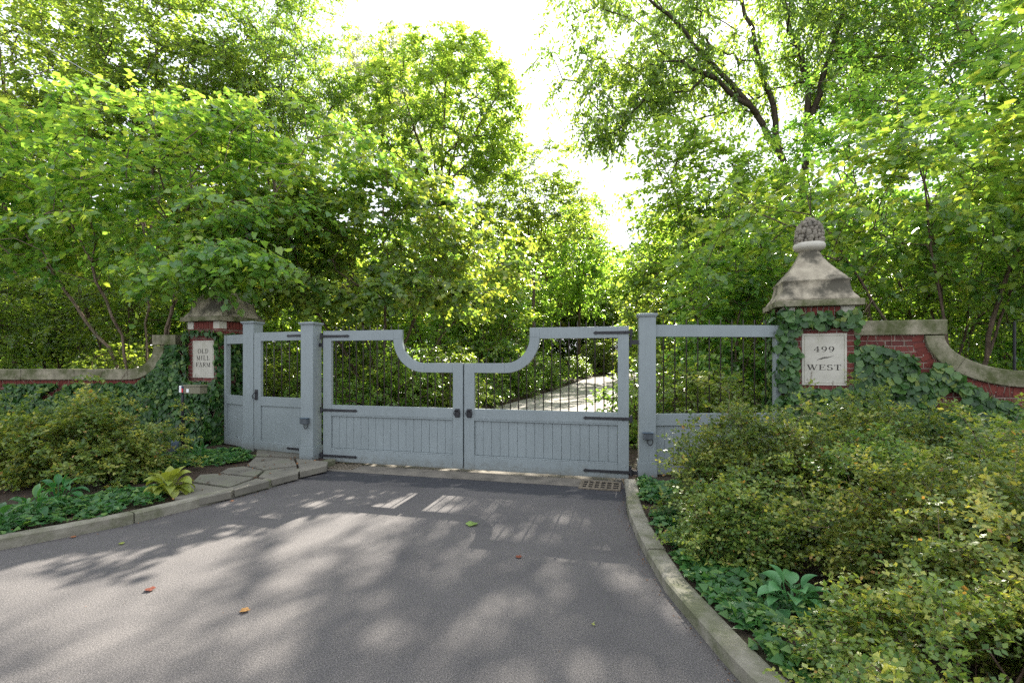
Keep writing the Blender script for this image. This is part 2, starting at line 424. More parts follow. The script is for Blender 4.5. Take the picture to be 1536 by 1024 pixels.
def drive_sheet(name, y0, y1, dy, mat, zoff):
    ys = np.arange(y0, y1 + 1e-6, dy); ncol = 24
    t = np.linspace(0, 1, ncol)[None, :]
    a = np.maximum(xl(ys), -60)[:, None]; b = np.minimum(xr(ys), 60)[:, None]
    X = a + (b - a) * t; Yg = ys[:, None] + 0 * t; Z = hill(Yg) + zoff
    i2 = np.arange(X.size).reshape(X.shape)
    q = np.stack([i2[:-1, :-1], i2[:-1, 1:], i2[1:, 1:], i2[1:, :-1]], -1).reshape(-1, 4)
    o = np_mesh(name, np.stack([X, Yg, Z], -1).reshape(-1, 3), q, mat, smooth=True)
    return tag(o, kind='structure')
drive_sheet('driveway', -1.0, 7.9, 0.1, M['asphalt'], 0.0)
drive_sheet('road', 7.9, 58, 0.25, M['pale_road'], 0.004)

# kerbs: stones laid end to end along the drive edges
def kerb(name, pts, side, w, h, lens):
    mb = MB()
    P = [Vector((x, y, 0)) for x, y in pts]
    cum = [0]
    for i in range(1, len(P)): cum.append(cum[-1] + (P[i] - P[i - 1]).length)
    def pos(s):
        s = max(0, min(cum[-1], s))
        for i in range(1, len(P)):
            if s <= cum[i]:
                t = (s - cum[i - 1]) / (cum[i] - cum[i - 1]); return P[i - 1].lerp(P[i], t)
        return P[-1]
    s = 0; k = 0
    while s < cum[-1] - 0.1:
        e = min(cum[-1], s + lens[k % len(lens)]); k += 1
        n = 7; rings = []
        jit = random.uniform(-.006, .006)
        for i in range(n + 1):
            q = s + 0.006 + (e - s - 0.012) * i / n
            p = pos(q); d = (pos(q + .1) - pos(q - .1)).normalized()
            nrm = Vector((-d.y, d.x, 0)) * side
            p = p + nrm * (jit * .6)
            hh = h + jit + random.uniform(-.0015, .0015); c = .014
            rings.append([p + Vector((0, 0, -.1)), p + Vector((0, 0, hh - c)), p + nrm * c + Vector((0, 0, hh)), p + nrm * (w - c) + Vector((0, 0, hh)), p + nrm * w + Vector((0, 0, hh - c)), p + nrm * w + Vector((0, 0, -.1))])
        vs = [v for r_ in rings for v in r_]; fs = []
        for i in range(n):
            for j in range(6):
                l = (j + 1) % 6
                fs.append((i * 6 + j, i * 6 + l, (i + 1) * 6 + l, (i + 1) * 6 + j))
        fs += [tuple(range(6)), tuple(n * 6 + j for j in range(6))]
        mb.add(vs, fs)
        s = e
    return tag(mb.build(name, M['kerb']), kind='structure')
lk = [(xl(y), y) for y in np.linspace(7.72, 2.2, 60)]
rk = [(xr(y), y) for y in np.linspace(6.45, 0.7, 60)]
kerb('kerb_left', lk, -1, 0.13, 0.108, [1.7, 1.25, 1.9, 0.75, 1.1])
kerb('kerb_right', rk, 1, 0.155, 0.10, [2.4, 1.9, 1.3])

# concrete apron under the gate (gate frame: origin at left hinge, x along gate)
GA = math.atan2(-.246, .97)
GO = Vector((-3.07, 7.85, 0)); GE = Vector((math.cos(GA), math.sin(GA), 0)); GNV = Vector((-math.sin(GA), math.cos(GA), 0))
def gl(x, y): p = GO + GE * x + GNV * y; return (p.x, p.y)
mb = MB(); mb.flat([gl(0.12, -.42), gl(4.60, -.40), gl(4.66, .35), gl(0.05, .35)], -0.05, 0.006)
tag(mb.build('apron', M['concrete']), kind='structure')

stones = [
 [(386, 673), (452, 677), (450, 684), (384, 682)],
 [(383, 685), (440, 687), (445, 697), (395, 703), (370, 697)],
 [(444, 687), (492, 692), (490, 698), (450, 707), (448, 697)],
 [(366, 698.5), (394, 705), (383, 713.5), (330, 708), (343, 701)],
 [(398, 705), (445, 699), (447, 709), (408, 718.5), (388, 714)],
 [(326, 709.5), (380, 715.5), (345, 729), (290, 721), (300, 711)],
 [(385, 716.5), (404, 720.5), (352, 734), (348, 730)],
 [(287, 723.5), (343, 731), (347, 736), (300, 746), (262, 746), (268, 730)],
]
mb = MB()
for s_ in stones:
    mb.flat([at(px, py, .11) for px, py in s_], 0.02, 0.107 + random.uniform(-.003, .003))
tag(mb.build('flagstone_path', M['flag'], bevel=.006), kind='structure')

# ------------------------------------------------------------------ drain grates
def grate(px_label, x0, x1, y0, y1, nxh, nyh):
    t = thing('drain_grate', px_label, 'drain grate', (*gl(x0, y0), 0), GA)
    w, d = x1 - x0, y1 - y0
    MB().box(-.02, w + .02, -.02, d + .02, -.02, .009).build('pit_shade_slab', M['dark'], t)  # solid slab, the shade of the hollow is painted near-black
    mb = MB()
    for a, b, c, e in ((-.03, w + .03, -.03, .0), (-.03, w + .03, d, d + .03)): mb.box(a, b, c, e, 0, .022)
    mb.box(-.03, 0, 0, d, 0, .022); mb.box(w, w + .03, 0, d, 0, .022)
    mb.build('rim', M['grate'], t, bevel=.003)
    mb = MB()
    for i in range(1, nxh): x = w * i / nxh; mb.box(x - .013, x + .013, 0, d, 0, .019)
    for j in range(1, nyh): y = d * j / nyh; mb.box(0, w, y - .013, y + .013, 0, .0175)
    mb.box(.0005, .016, 0.0005, d-.0005, 0, .0183)
    mb.build('grating', M['grate'], t)
grate('square-holed iron drain grate by the foot of the right main gate post', 4.22, 4.70, -.47, -.13, 6, 3)
grate('shadowed iron drain grate at the kerb under the left gate leaf', .12, .68, -.28, .12, 8, 5)

# ------------------------------------------------------------------ gates
def arc_pts(cx, cz, r, a0, a1, n=18):
    return [(cx + r * math.cos(R(a0 + (a1 - a0) * i / n)), cz + r * math.sin(R(a0 + (a1 - a0) * i / n))) for i in range(n + 1)]

def strap(s, x1, z, parent, label=None):
    """forged strap hinge from the hinge edge to x1, at height z"""
    mb = MB(); h = .021
    pts = [(-.02, z - h), (x1 - .06, z - h * .8), (x1 - .035, z - h * 1.15), (x1, z), (x1 - .035, z + h * 1.15), (x1 - .06, z + h * .8), (-.02, z + h)]
    mb.poly([(s * x, zz) for x, zz in pts], -.014, -.002)
    for x in (.06, x1 * .5, x1 - .085):
        mb.tube([(s * x, -.020, z), (s * x, -.012, z)], .011, 8)
    mb.tube([(s * -.03, -.002, z - .05), (s * -.03, -.002, z + .05)], .02, 10)
    mb.build('hinge', M['iron'], parent, bevel=.002)

def ring_handle(x, z, parent, s=1):
    mb = MB()
    mb.box(x - .038, x + .038, -.010, -.001, z - .065, z + .065)
    mb.tube([(x, -.012, z + .045), (x, -.030, z + .045)], .014, 8)
    mb.tube([(x + .048 * math.sin(a), -.028 - .006 * math.cos(a), z + .0 + .048 * math.cos(a)) for a in np.linspace(0, 2 * math.pi, 20)[:-1]], .009, 7, closed=True)
    mb.build('ring_handle', M['iron'], parent, bevel=.002)

def gate_leaf(s, label, origin):
    t = thing('gate_leaf', label, 'driveway gate', origin, GA, 'double driveway gate')
    L_, T = 2.405, .062
    z0, zt = .045, 2.15
    X = lambda x: s * x
    f = MB()
    f.box(X(0), X(.15), 0, T, z0, zt)
    f.box(X(.15), X(1.255), 0, T, 1.99, zt)
    f.box(X(1.255), X(1.40), 0, T, 2.01, zt)
    o = arc_pts(1.775, 2.01, .375, 180, 270); i_ = arc_pts(1.775, 2.01, .52, 180, 270)
    n = len(o)
    vs = []
    for (ox, oz), (ix, iz) in zip(o, i_):
        vs += [(X(ox), 0, oz), (X(ix), 0, iz), (X(ix), T, iz), (X(ox), T, oz)]
    fs = []
    for k in range(n - 1):
        for j in range(4):
            l = (j + 1) % 4
            fs.append((k * 4 + j, k * 4 + l, (k + 1) * 4 + l, (k + 1) * 4 + j))
    fs += [(0, 1, 2, 3), tuple((n - 1) * 4 + j for j in range(4))]
    f.add(vs, fs)
    f.box(X(1.775), X(2.245), 0, T, 1.49, 1.635)
    f.box(X(2.245), X(L_), 0, T, z0, 1.635)
    f.box(X(.15), X(2.245), 0, T, .80, .955)
    f.box(X(.15), X(2.245), 0, T, z0, .24)
    f.build('frame', M['paint'], t, bevel=.005)
    # moulding line at the foot of the frame and round the panel
    g = MB(); g.box(X(0.002), X(L_ - .002), -.008, -.0005, z0 + .002, z0 + .045)
    g.box(X(.152), X(2.243), .002, .022, .241, .262); g.box(X(.152), X(2.243), .002, .022, .778, .799)
    g.build('moulding', M['paint'], t, bevel=.003)
    p = MB(); nb = 16; w = (2.243 - .152) / nb
    for k in range(nb):
        a = .152 + k * w
        p.box(X(a + .0015), X(a + w - .0015), .026 + .0006 * (k % 2), .046, .263, .777)
    p.build('board_panel', M['paint'], t, bevel=.004)
    MB().box(X(.152), X(2.243), .047, .055, .242, .798).build('panel_back', M['paint'], t)
    nbar = 17
    if s > 0:
        MB().box(L_ - .012, L_ + .024, T + .001, T + .013, z0 + .01, 1.62).build('gap_light_blocker', M['paint'], t, bevel=.002)  # added strip behind the gap, keeps a slit of sun off the drive
    for k in range(nbar):
        x = .15 + (2.095) * (k + .55) / nbar
        if x < 1.40: top = zt
        elif x < 1.775: top = 2.01 - math.sqrt(max(0, .375 ** 2 - (x - 1.775) ** 2))
        else: top = 1.635
        b = MB(); b.tube([(X(x), .034, .956), (X(x), .034, top + .05), (X(x), .034, top + .085)], [.009, .009, .002], 6)
        b.build('bar', M['bar'], t, smooth=True)
    strap(s, .49, 2.065, t); strap(s, .63, .872, t); strap(s, .63, .135, t)
    ring_handle(X(L_ - .085), .885, t)
    # pintle brackets reaching to the post
    for z in (1.93, .13):
        mb = MB(); mb.box(X(-.13), X(-.02), .02, .05, z - .03, z + .03); mb.tube([(X(-.02), .035, z - .07), (X(-.02), .035, z + .09)], .018, 8)
        mb.build('pintle', M['iron'], t, bevel=.002)
    return t
gate_leaf(1, 'left grey leaf of the double driveway gate, swooping down at the middle', GO)
gate_leaf(-1, 'right grey leaf of the double driveway gate, hinged by the drain grate', GO + GE * 4.83)

def post(label, x, y, rz, w=.22, top=2.30, base=0.0):
    t = thing('gate_post', label, 'gate post', (x, y, base), rz, 'square grey gate posts')
    MB().box(0, w, 0, w, .29, top - .052).build('shaft', M['paint'], t, bevel=.004)
    pl = MB(); pl.box(-.016, w + .016, -.016, w + .016, -.1, .275); pl.box(-.009, w + .009, -.009, w + .009, .275, .29)
    pl.build('plinth', M['paint'], t, bevel=.004)
    c = MB(); c.box(-.012, w + .012, -.012, w + .012, top - .052, top - .034); c.box(-.026, w + .026, -.026, w + .026, top - .034, top - .008)
    n = len(c.v); a, b = -.02, w + .02
    c.add([(a, a, top - .008), (b, a, top - .008), (b, b, top - .008), (a, b, top - .008), (w / 2, w / 2, top + .012)], [(0, 1, 4), (1, 2, 4), (2, 3, 4), (3, 0, 4), (0, 3, 2, 1)])
    c.build('cap', M['paint'], t, bevel=.003)
    return t
post('tall grey post between the wicket gate and the left gate leaf', -3.41, 7.80, GA, .225, 2.295)
post('grey post at the left side of the wicket gate, beside the brick pillar', -4.79, 8.60, GA, .225, 2.31, .06)
post('tall grey post between the right gate leaf and the barred fence panel', 1.75, 6.66, GA * .75, .225, 2.33)

# wicket gate
wa, wb = Vector((-4.565, 8.53, 0)), Vector((-3.36, 8.02, 0))
WA = math.atan2(wb.y - wa.y, wb.x - wa.x); WL = (wb - wa).length - .02
def wicket():
    t = thing('wicket_gate', 'narrow grey pedestrian gate with barred window and smooth lower panel', 'gate', wa + Vector((.01, 0, .06)), WA)
    T = .055; z0, zt = .05, 2.10; a, b = .165, WL - .185
    f = MB(); f.box(0, a, 0, T, z0, zt); f.box(b, WL, 0, T, z0, zt)
    f.box(a, b, 0, T, 1.95, zt); f.box(a, b, 0, T, .82, .98); f.box(a, b, 0, T, z0, .20)
    f.build('frame', M['paint'], t, bevel=.005)
    MB().box(a + .002, b - .002, .02, .04, .202, .818).build('panel', M['paint'], t)
    for k in range(5):
        x = a + (b - a) * (k + .6) / 5.2
        MB().tube([(x, .03, .981), (x, .03, 1.949)], .0085, 6).build('bar', M['bar'], t, smooth=True)
    for z, x1 in ((2.03, .50), (.125, .50)):
        mb = MB(); h = .019; W = WL
        pts = [(W - .005, z - h), (W - x1 + .05, z - h * .9), (W - x1 + .03, z - h * 1.2), (W - x1, z), (W - x1 + .03, z + h * 1.2), (W - x1 + .05, z + h * .9), (W - .005, z + h)]
        mb.poly(pts, -.013, -.002)
        mb.build('hinge', M['iron'], t, bevel=.002)
    mb = MB(); mb.box(.03, .10, -.012, -.001, .92, 1.10)
    mb.tube([(.065, -.012, 1.05), (.065, -.05, 1.04), (.03, -.06, 1.0), (.03, -.05, .95), (.065, -.02, .94)], .009, 7)
    mb.build('latch', M['iron'], t, bevel=.002)
wicket()

# narrow barred panel between wicket post and the left pillar
def filler(name, label, p0, p1, nbar, zt, z0, railz, boards, stile0, stile1):
    p0, p1 = Vector(p0), Vector(p1); d = p1 - p0; Ln = d.length
    t = thing(name, label, 'fence panel', (p0.x, p0.y, p0.z), math.atan2(d.y, d.x))
    T = .06
    f = MB(); a, b = stile0, Ln - stile1
    if stile0: f.box(0, a, -.01, T + .02, z0, zt)
    if stile1: f.box(b, Ln, -.01, T + .02, z0, zt)
    f.box(a, b, 0, T, zt - .165, zt); f.box(a, b, 0, T, railz - .165, railz); f.box(a, b, 0, T, z0, z0 + .16)
    f.build('frame', M['paint'], t, bevel=.004)
    p = MB()
    for k in range(boards):
        w = (b - a - .004) / boards; x = a + .002 + k * w
        p.box(x + .0015, x + w - .0015, .024 + .0006 * (k % 2), .044, z0 + .161, railz - .166)
    p.build('board_panel', M['paint'], t, bevel=.004)
    for k in range(nbar):
        x = a + (b - a) * (k + .75) / (nbar + .5)
        MB().tube([(x, .035, railz + .001), (x, .035, zt + .05), (x, .035, zt + .085)], [.0085, .0085, .002], 6).build('bar', M['bar'], t, smooth=True)
    return t
filler('fence_panel', 'narrow grey panel squeezed between the brick pillar and wicket post', (-5.40, 9.08, .06), (-4.80, 8.68, .06), 0, 2.08, .05, .97, 2, .07, .0)
filler('fence_panel', 'wide grey fence panel with ten bars left of the 499 west pillar', (1.985, 6.68, 0), (3.79, 6.80, 0), 10, 2.17, .10, .94, 13, .0, .085)

# ------------------------------------------------------------------ lettering
def glyph_polys(ch):
    """quads (4 points each) in a unit box; returns (quads, width)"""
    K, H = .16, .055
    out = []
    def st(x0, y0, x1, y1, w, horizontal=False):
        d = Vector((x1 - x0, y1 - y0)); d.normalize(); n = Vector((-d.y, d.x)) * w / 2
        out.append([(x0 + n.x, y0 + n.y), (x0 - n.x, y0 - n.y), (x1 - n.x, y1 - n.y), (x1 + n.x, y1 + n.y)])
    def arc(cx, cy, rx, ry, a0, a1, n=18, flip=False):
        for i in range(n):
            a = R(a0 + (a1 - a0) * i / n); b = R(a0 + (a1 - a0) * (i + 1) / n)
            def w(q): return H + (K - H) * abs(math.cos(q)) ** 1.5
            p = lambda q, s: (cx + (rx + s * w(q) / 2) * math.cos(q), cy + (ry + s * w(q) / 2) * math.sin(q))
            out.append([p(a, -1), p(a, 1), p(b, 1), p(b, -1)])
    def serif(x, y, w=.30): st(x - w / 2, y, x + w / 2, y, H)
    h = H / 2
    if ch == 'O': arc(.46, .5, .38, .46, 0, 360, 28); W = .92
    elif ch == 'L': st(.20, h, .20, 1 - h, K); serif(.20, 1 - h, .36); st(.04, h, .74, h, H); st(.72, h, .74, .28, H); W = .78
    elif ch == 'D': st(.20, h, .20, 1 - h, K); st(.04, 1 - h, .40, 1 - h, H); st(.04, h, .40, h, H); arc(.40, .5, .36, .47, -90, 90, 16); W = .86
    elif ch == 'M': st(.16, 0, .16, 1, H); serif(.16, h, .26); st(.16, .98, .52, .06, K * .9); st(.52, .06, .86, .98, H); st(.88, 0, .88, 1, K); serif(.88, h, .32); st(.04, 1 - h, .2, 1 - h, H); st(.84, 1 - h, 1.02, 1 - h, H); W = 1.06
    elif ch == 'I': st(.20, h, .20, 1 - h, K); serif(.20, h, .32); serif(.20, 1 - h, .32); W = .42
    elif ch == 'F': st(.20, h, .20, 1 - h, K); serif(.20, h, .38); st(.04, 1 - h, .70, 1 - h, H); st(.70, 1 - h, .70, .74, H); st(.28, .52, .54, .52, H); st(.54, .64, .54, .40, H); W = .74
    elif ch == 'A': st(.12, 0, .45, .98, H); st(.44, 1, .80, 0, K); st(.24, .34, .66, .34, H); serif(.11, h, .24); serif(.80, h, .32); W = .94
    elif ch == 'R': st(.20, h, .20, 1 - h, K); serif(.20, h, .36); st(.04, 1 - h, .44, 1 - h, H); st(.28, .50, .44, .50, H); arc(.44, .74, .22, .22, -90, 90, 12); st(.44, .49, .78, .04, K * .9); serif(.84, h, .16); W = .90
    elif ch == 'W': st(.10, 1, .36, .02, K); st(.36, .02, .60, .98, H); st(.54, 1, .82, .02, K); st(.82, .02, 1.10, 1, H); serif(.12, 1 - h, .30); serif(.56, 1 - h, .30); serif(1.10, 1 - h, .24); W = 1.22
    elif ch == 'E': st(.20, h, .20, 1 - h, K); st(.04, 1 - h, .72, 1 - h, H); st(.04, h, .76, h, H); st(.71, 1 - h, .71, .74, H); st(.75, h, .75, .28, H); st(.28, .52, .56, .52, H); st(.56, .64, .56, .40, H); W = .82
    elif ch == 'S': arc(.36, .735, .24, .235, 30, 270, 16); arc(.36, .265, .27, .235, 90, -150, 16); st(.60, .98, .60, .76, H); st(.09, .02, .09, .26, H); W = .72
    elif ch == 'T': st(.42, h, .42, 1 - h, K); serif(.42, h, .38); st(.05, 1 - h, .79, 1 - h, H); st(.06, 1 - h, .06, .74, H); st(.78, 1 - h, .78, .74, H); W = .86
    elif ch == '4': st(.50, 0, .50, 1, K * .9); st(.46, .98, .06, .30, H); st(.04, .30, .72, .30, H * 1.2); serif(.50, h, .34); W = .78
    elif ch == '9': arc(.37, .66, .25, .30, 0, 360, 22); arc(.25, .66, .37, .63, 0, -80, 12); st(.13, .10, .30, .04, H * 1.6); W = .76
    return out, W

def lettering(lines, parent):
    """lines: (text, centre x, bottom z, height, tracking)"""
    mb = MB(); k = 0
    for text, cx, z, h, tr, sx in lines:
        ws = [glyph_polys(c)[1] for c in text]
        total = (sum(ws) + tr * (len(text) - 1)) * h * sx
        x = cx - total / 2
        for c, w in zip(text, ws):
            for q in glyph_polys(c)[0]:
                off = .0015 + .00008 * (k % 9); k += 1
                mb.poly([(x + p[0] * h * sx, z + p[1] * h) for p in q], -off, .001)
            x += (w + tr) * h * sx
    return mb

# ------------------------------------------------------------------ pillars
PW = 1.06
def sq_section(hw, e, n=40):
    pts = []
    for k in range(n):
        a = 2 * math.pi * (k + .5) / n
        c, s_ = math.cos(a), math.sin(a)
        pts.append((math.copysign(abs(c) ** (2 / e), c) * hw, math.copysign(abs(s_) ** (2 / e), s_) * hw))
    return pts
def loft(mb, prof, cx, cy):
    n = 40; vs = []; fs = []
    for z, hw, e in prof:
        vs += [(cx + x, cy + y, z) for x, y in sq_section(hw, e, n)]
    for i in range(len(prof) - 1):
        for k in range(n):
            l = (k + 1) % n
            fs.append((i * n + k, i * n + l, (i + 1) * n + l, (i + 1) * n + k))
    fs += [tuple(range(n))[::-1], tuple((len(prof) - 1) * n + k for k in range(n))]
    return mb.add(vs, fs)

def pillar(label, ox, oy, rz, texts, px0=.245, px1=.825):
    t = thing('gate_pillar', label, 'brick pillar', (ox, oy, 0), rz, 'brick gate pillars with carved caps')
    a, b = .10, .96
    MB().box(a, b, a, b, -.1, 2.275).build('brick_shaft', M['brick'], t)
    MB().box(a + .02, b - .02, a + .02, b - .02, 2.275, 2.42).build('mortar_core', M['pale_stone'], t)
    q = MB()
    for x in (a - .008, b - .152):
        for y in (a - .008, b - .152): q.box(x, x + .16, y, y + .16, 2.277, 2.419)
    q.build('corner_blocks', M['pale_stone'], t, bevel=.004)
    s_ = MB(); nb = 8; w = (b - a - .31) / nb
    for k in range(nb):
        x = a + .155 + k * w
        s_.box(x + .006, x + w - .006, a + .002, a + .1, 2.279, 2.418); s_.box(x + .006, x + w - .006, b - .1, b - .002, 2.279, 2.418)
        s_.box(a + .002, a + .1, x + .006, x + w - .006, 2.279, 2.418); s_.box(b - .1, b - .002, x + .006, x + w - .006, 2.279, 2.418)
    s_.build('soldier_course', M['red_brick'], t, bevel=.003)
    c = PW / 2
    cap = thing_part = MB()
    cap.box(-.0, PW, -.0, PW, 2.422, 2.51)
    capo = cap.build('cap_slab', M['coping'], t, bevel=.01)
    lo = MB()
    loft(lo, [(2.511, .50, 14), (2.53, .50, 14), (2.56, .485, 12), (2.60, .455, 11), (2.65, .432, 11), (2.72, .418, 11), (2.775, .412, 11), (2.79, .425, 11), (2.805, .425, 11), (2.815, .405, 10), (2.85, .385, 9), (2.90, .345, 8), (2.96, .295, 7), (3.02, .25, 6), (3.08, .21, 4.5), (3.14, .178, 3.4), (3.20, .152, 2.6), (3.24, .138, 2.2), (3.265, .132, 2)], c, c)
    lo.build('bell_cap', M['stone'], t, smooth=True).data.shade_smooth()
    bo = MB()
    loft(bo, [(3.262, .13, 2), (3.28, .155, 2), (3.30, .195, 2), (3.33, .207, 2), (3.365, .205, 2), (3.385, .19, 2), (3.39, .15, 2)], c, c)
    bo.build('bowl', M['pale_stone'], t, smooth=True)
    # carved fruit basket
    bm = bmesh.new()
    rr = random.Random(int(abs(ox) * 10))
    def blob(x, y, z, r, el=1.0):
        m = Matrix.Translation((c + x, c + y, z)) @ Matrix.Rotation(rr.uniform(-.6, .6), 4, 'X') @ Matrix.Rotation(rr.uniform(-.6, .6), 4, 'Y') @ Matrix.Diagonal((r, r, r * el, 1))
        bmesh.ops.create_icosphere(bm, subdivisions=2, radius=1, matrix=m)
    for i, (z, rad, n) in enumerate(((3.40, .165, 19), (3.44, .168, 18), (3.485, .165, 17), (3.53, .160, 16), (3.575, .152, 15), (3.62, .138, 13), (3.66, .118, 11), (3.695, .088, 8), (3.725, .05, 5))):
        for k in range(n):
            an = 2 * math.pi * (k + .5 * (i % 2)) / n + rr.uniform(-.12, .12)
            blob(rad * math.cos(an), rad * math.sin(an), z + rr.uniform(-.012, .012), rr.uniform(.022, .036), rr.uniform(1.0, 1.6))
    blob(0, 0, 3.745, .035); blob(0, 0, 3.5, .15, 1.3)
    me = bpy.data.meshes.new('fruit_finial'); bm.to_mesh(me); bm.free(); me.shade_smooth(); me.materials.append(M['fruit'])
    fo = bpy.data.objects.new('fruit_finial', me); C.objects.link(fo); fo.parent = t
    # plaque
    pl = MB(); x0, x1, z0, z1 = px0, px1, 1.335, 2.05
    pl.box(x0, x1, a - .012, a + .01, z0, z1)
    po = pl.build('plaque', M['pale_stone'], t, bevel=.004)
    bd = MB(); e = .03
    for (u0, u1, v0, v1) in ((x0 + e, x1 - e, z0 + e, z0 + e + .004), (x0 + e, x1 - e, z1 - e - .004, z1 - e), (x0 + e, x0 + e + .004, z0 + e + .004, z1 - e - .004), (x1 - e - .004, x1 - e, z0 + e + .004, z1 - e - .004)):
        bd.box(u0, u1, a - .0135, a - .011, v0, v1)
    bd.build('plaque_border', M['coping'], po)
    tx = lettering(texts, None)
    tx.v = [(x, y + a - .012, z) for x, y, z in tx.v]
    tx.build('engraved_lettering', M['engrave'], po)
    return t

LP = pillar('brick pillar on the left carrying the old mill farm plaque, its finial half hidden by leaves', -6.49, 9.44, math.atan2(-.37, .93),
       [('OLD', .535, 1.805, .085, .16, 1.2), ('MILL', .535, 1.675, .085, .24, 1.12), ('FARM', .535, 1.545, .085, .14, 1.15)])
RP = pillar('brick pillar on the right carrying the 499 west plaque and a fruit finial', 3.69, 6.75, math.atan2(-.31, .95),
       [('499', .605, 1.795, .075, .10, 1.35), ('WEST', .605, 1.545, .076, .10, 1.38)], .335, .875)
fl = MB()
for dx, dz, l in ((0, 0, .17), (.03, .012, .17), (-.04, -.012, .10)):
    n = 10; up = []; dn = []
    for i in range(n + 1):
        u = i / n; x = .605 + dx + (u - .5) * l; z = 1.71 + dz + (u - .5) * .05 + .008 * math.sin(u * 6.28); w = .0035 * math.sin(math.pi * u) + .0006
        up.append((x, z + w)); dn.append((x, z - w))
    fl.poly(up + dn[::-1], .0865, .0885)
plq = [o for o in RP.children if o.name.startswith('plaque') and 'border' not in o.name][0]
fl.build('flourish', M['engrave'], plq)

# ------------------------------------------------------------------ brick walls
def wall(label, o, rz, s, high, a, length, zh, zl):
    """x runs away from the pillar (s = +1 right, -1 left); curve from zh down to zl between high and high+a"""
    t = thing('garden_wall', label, 'brick wall', (o[0], o[1], 0), rz, 'curved brick garden walls')
    D = .30; ct, ov = .21, .05
    # centre line of the coping underside
    n = 26
    curve = []
    dz = zh - zl
    for i in range(n + 1):
        q = math.pi / 2 * i / n
        curve.append((high + a * (1 - math.cos(q)), zh - .012 - (dz - .012) * math.sin(q)))
    def pts2(off):
        out = []
        for i, (x, z) in enumerate(curve):
            x0, z0 = curve[max(0, i - 1)]; x1, z1 = curve[min(n, i + 1)]
            d = Vector((x1 - x0, z1 - z0)).normalized(); nn = Vector((-d.y, d.x))
            if i == 0: nn = Vector((1, 0))
            if i == n: nn = Vector((0, 1))
            out.append((x + nn.x * off, z + nn.y * off))
        return out
    body = [(0, -.1), (0, zh), (high, zh)] + [(x, z) for x, z in curve] + [(length, zl), (length, -.1)]
    mb = MB()
    # strip body (column quads) to keep it clean
    tops = [(0, zh), (high - .001, zh)] + curve + [(length, zl)]
    tops = sorted(tops); vs = []; fs = []
    for x, z in tops: vs += [(s * x, 0, -.1), (s * x, 0, z), (s * x, D, z), (s * x, D, -.1)]
    for i in range(len(tops) - 1):
        for j in range(4):
            l = (j + 1) % 4; fs.append((i * 4 + j, i * 4 + l, (i + 1) * 4 + l, (i + 1) * 4 + j))
    fs += [(0, 1, 2, 3), tuple((len(tops) - 1) * 4 + j for j in range(4))]
    mb.add(vs, fs); mb.build('brick_body', M['brick'], t)
    # coping: high block, curved ribbon, low run in blocks
    cp = MB()
    cp.box(0, s * (high + ct + .03), -ov, D + ov, zh + .001, zh + .20)
    def ribbon(inner, outer):
        m = len(inner); vs = []; fs = []
        for (ix, iz), (ox_, oz) in zip(inner, outer):
            vs += [(s * ix, -ov, iz), (s * ox_, -ov, oz), (s * ox_, D + ov, oz), (s * ix, D + ov, iz)]
        for i in range(m - 1):
            for j in range(4):
                l = (j + 1) % 4; fs.append((i * 4 + j, i * 4 + l, (i + 1) * 4 + l, (i + 1) * 4 + j))
        fs += [(0, 1, 2, 3), tuple((m - 1) * 4 + j for j in range(4))]
        cp.add(vs, fs)
    I, O = pts2(.002), pts2(ct)
    ribbon(I[:14], O[:14]); ribbon([(x + .0, z) for x, z in I[13:]], O[13:])
    x = high + a + .004
    k = 0
    while x < length:
        e = min(length, x + 1.05)
        zz = .003 * math.sin(k * 2.1); k += 1
        cp.box(s * x, s * (e - .006), -ov, D + ov, zl + .001, zl + ct + zz); x = e
    cp.build('coping', M['coping'], t, bevel=.012)
    # brick edging standing on end below the coping
    ed = MB(); rb = .12
    def edge_brick(p, nn, w):
        tt = Vector((nn.y, -nn.x))
        c_ = [p - tt * w / 2, p + tt * w / 2, p + tt * w / 2 - nn * rb, p - tt * w / 2 - nn * rb]
        ed.poly([(s * q.x, q.y) for q in c_], -.006, .05)
    L2 = [Vector(c) for c in curve]
    cum = [0]
    for i in range(1, len(L2)): cum.append(cum[-1] + (L2[i] - L2[i - 1]).length)
    q = .04
    while q < cum[-1]:
        i = max(1, next(j for j in range(len(cum)) if cum[j] >= q)); u = (q - cum[i - 1]) / (cum[i] - cum[i - 1])
        p = L2[i - 1].lerp(L2[i], u); d = (L2[i] - L2[i - 1]).normalized(); nn = Vector((-d.y, d.x))
        edge_brick(p - nn * .012, nn, .064); q += .078
    x = high + a + .05
    while x < length: edge_brick(Vector((x, zl - .008)), Vector((0, 1)), .064); x += .076
    ed.build('brick_edging', M['red_brick'], t, bevel=.003)
    return t
RW = wall('low brick wall sweeping down to the right from the 499 west pillar', (4.695, 6.737), math.atan2(-.31, .95), 1, .86, 1.1, 5.0, 2.02, 1.335)
LWo = (-6.62, 9.55)
LW = wall('low brick wall running left from the old mill farm pillar', LWo, 0.0, -1, .22, .72, 9.0, 1.97, 1.285)

# ------------------------------------------------------------------ small fixtures
def sensor(label, x, y, z, rz):
    t = thing('junction_box', label, 'junction box', (x, y, z), rz, 'dark boxes on the gate posts')
    MB().box(-.065, .065, -.075, 0, 0, .085).build('housing', M['box_metal'], t, bevel=.008)
    MB().box(-.072, .072, -.085, 0, .086, .096).build('lid', M['slate_metal'], t, bevel=.003)
    MB().tube([(.03 + .035 * math.cos(a), -.045, -.025 + .05 * math.sin(a)) for a in np.linspace(1.9, 7.4, 18)], .007, 6).build('cable_loop', M['iron'], t, smooth=True)
sensor('small dark box with hanging ring on the post beside the wicket gate', -3.31, 7.765, .66, GA)
sensor('small dark box with cable loop on the post beside the barred panel', 1.86, 6.63, .60, GA * .75)

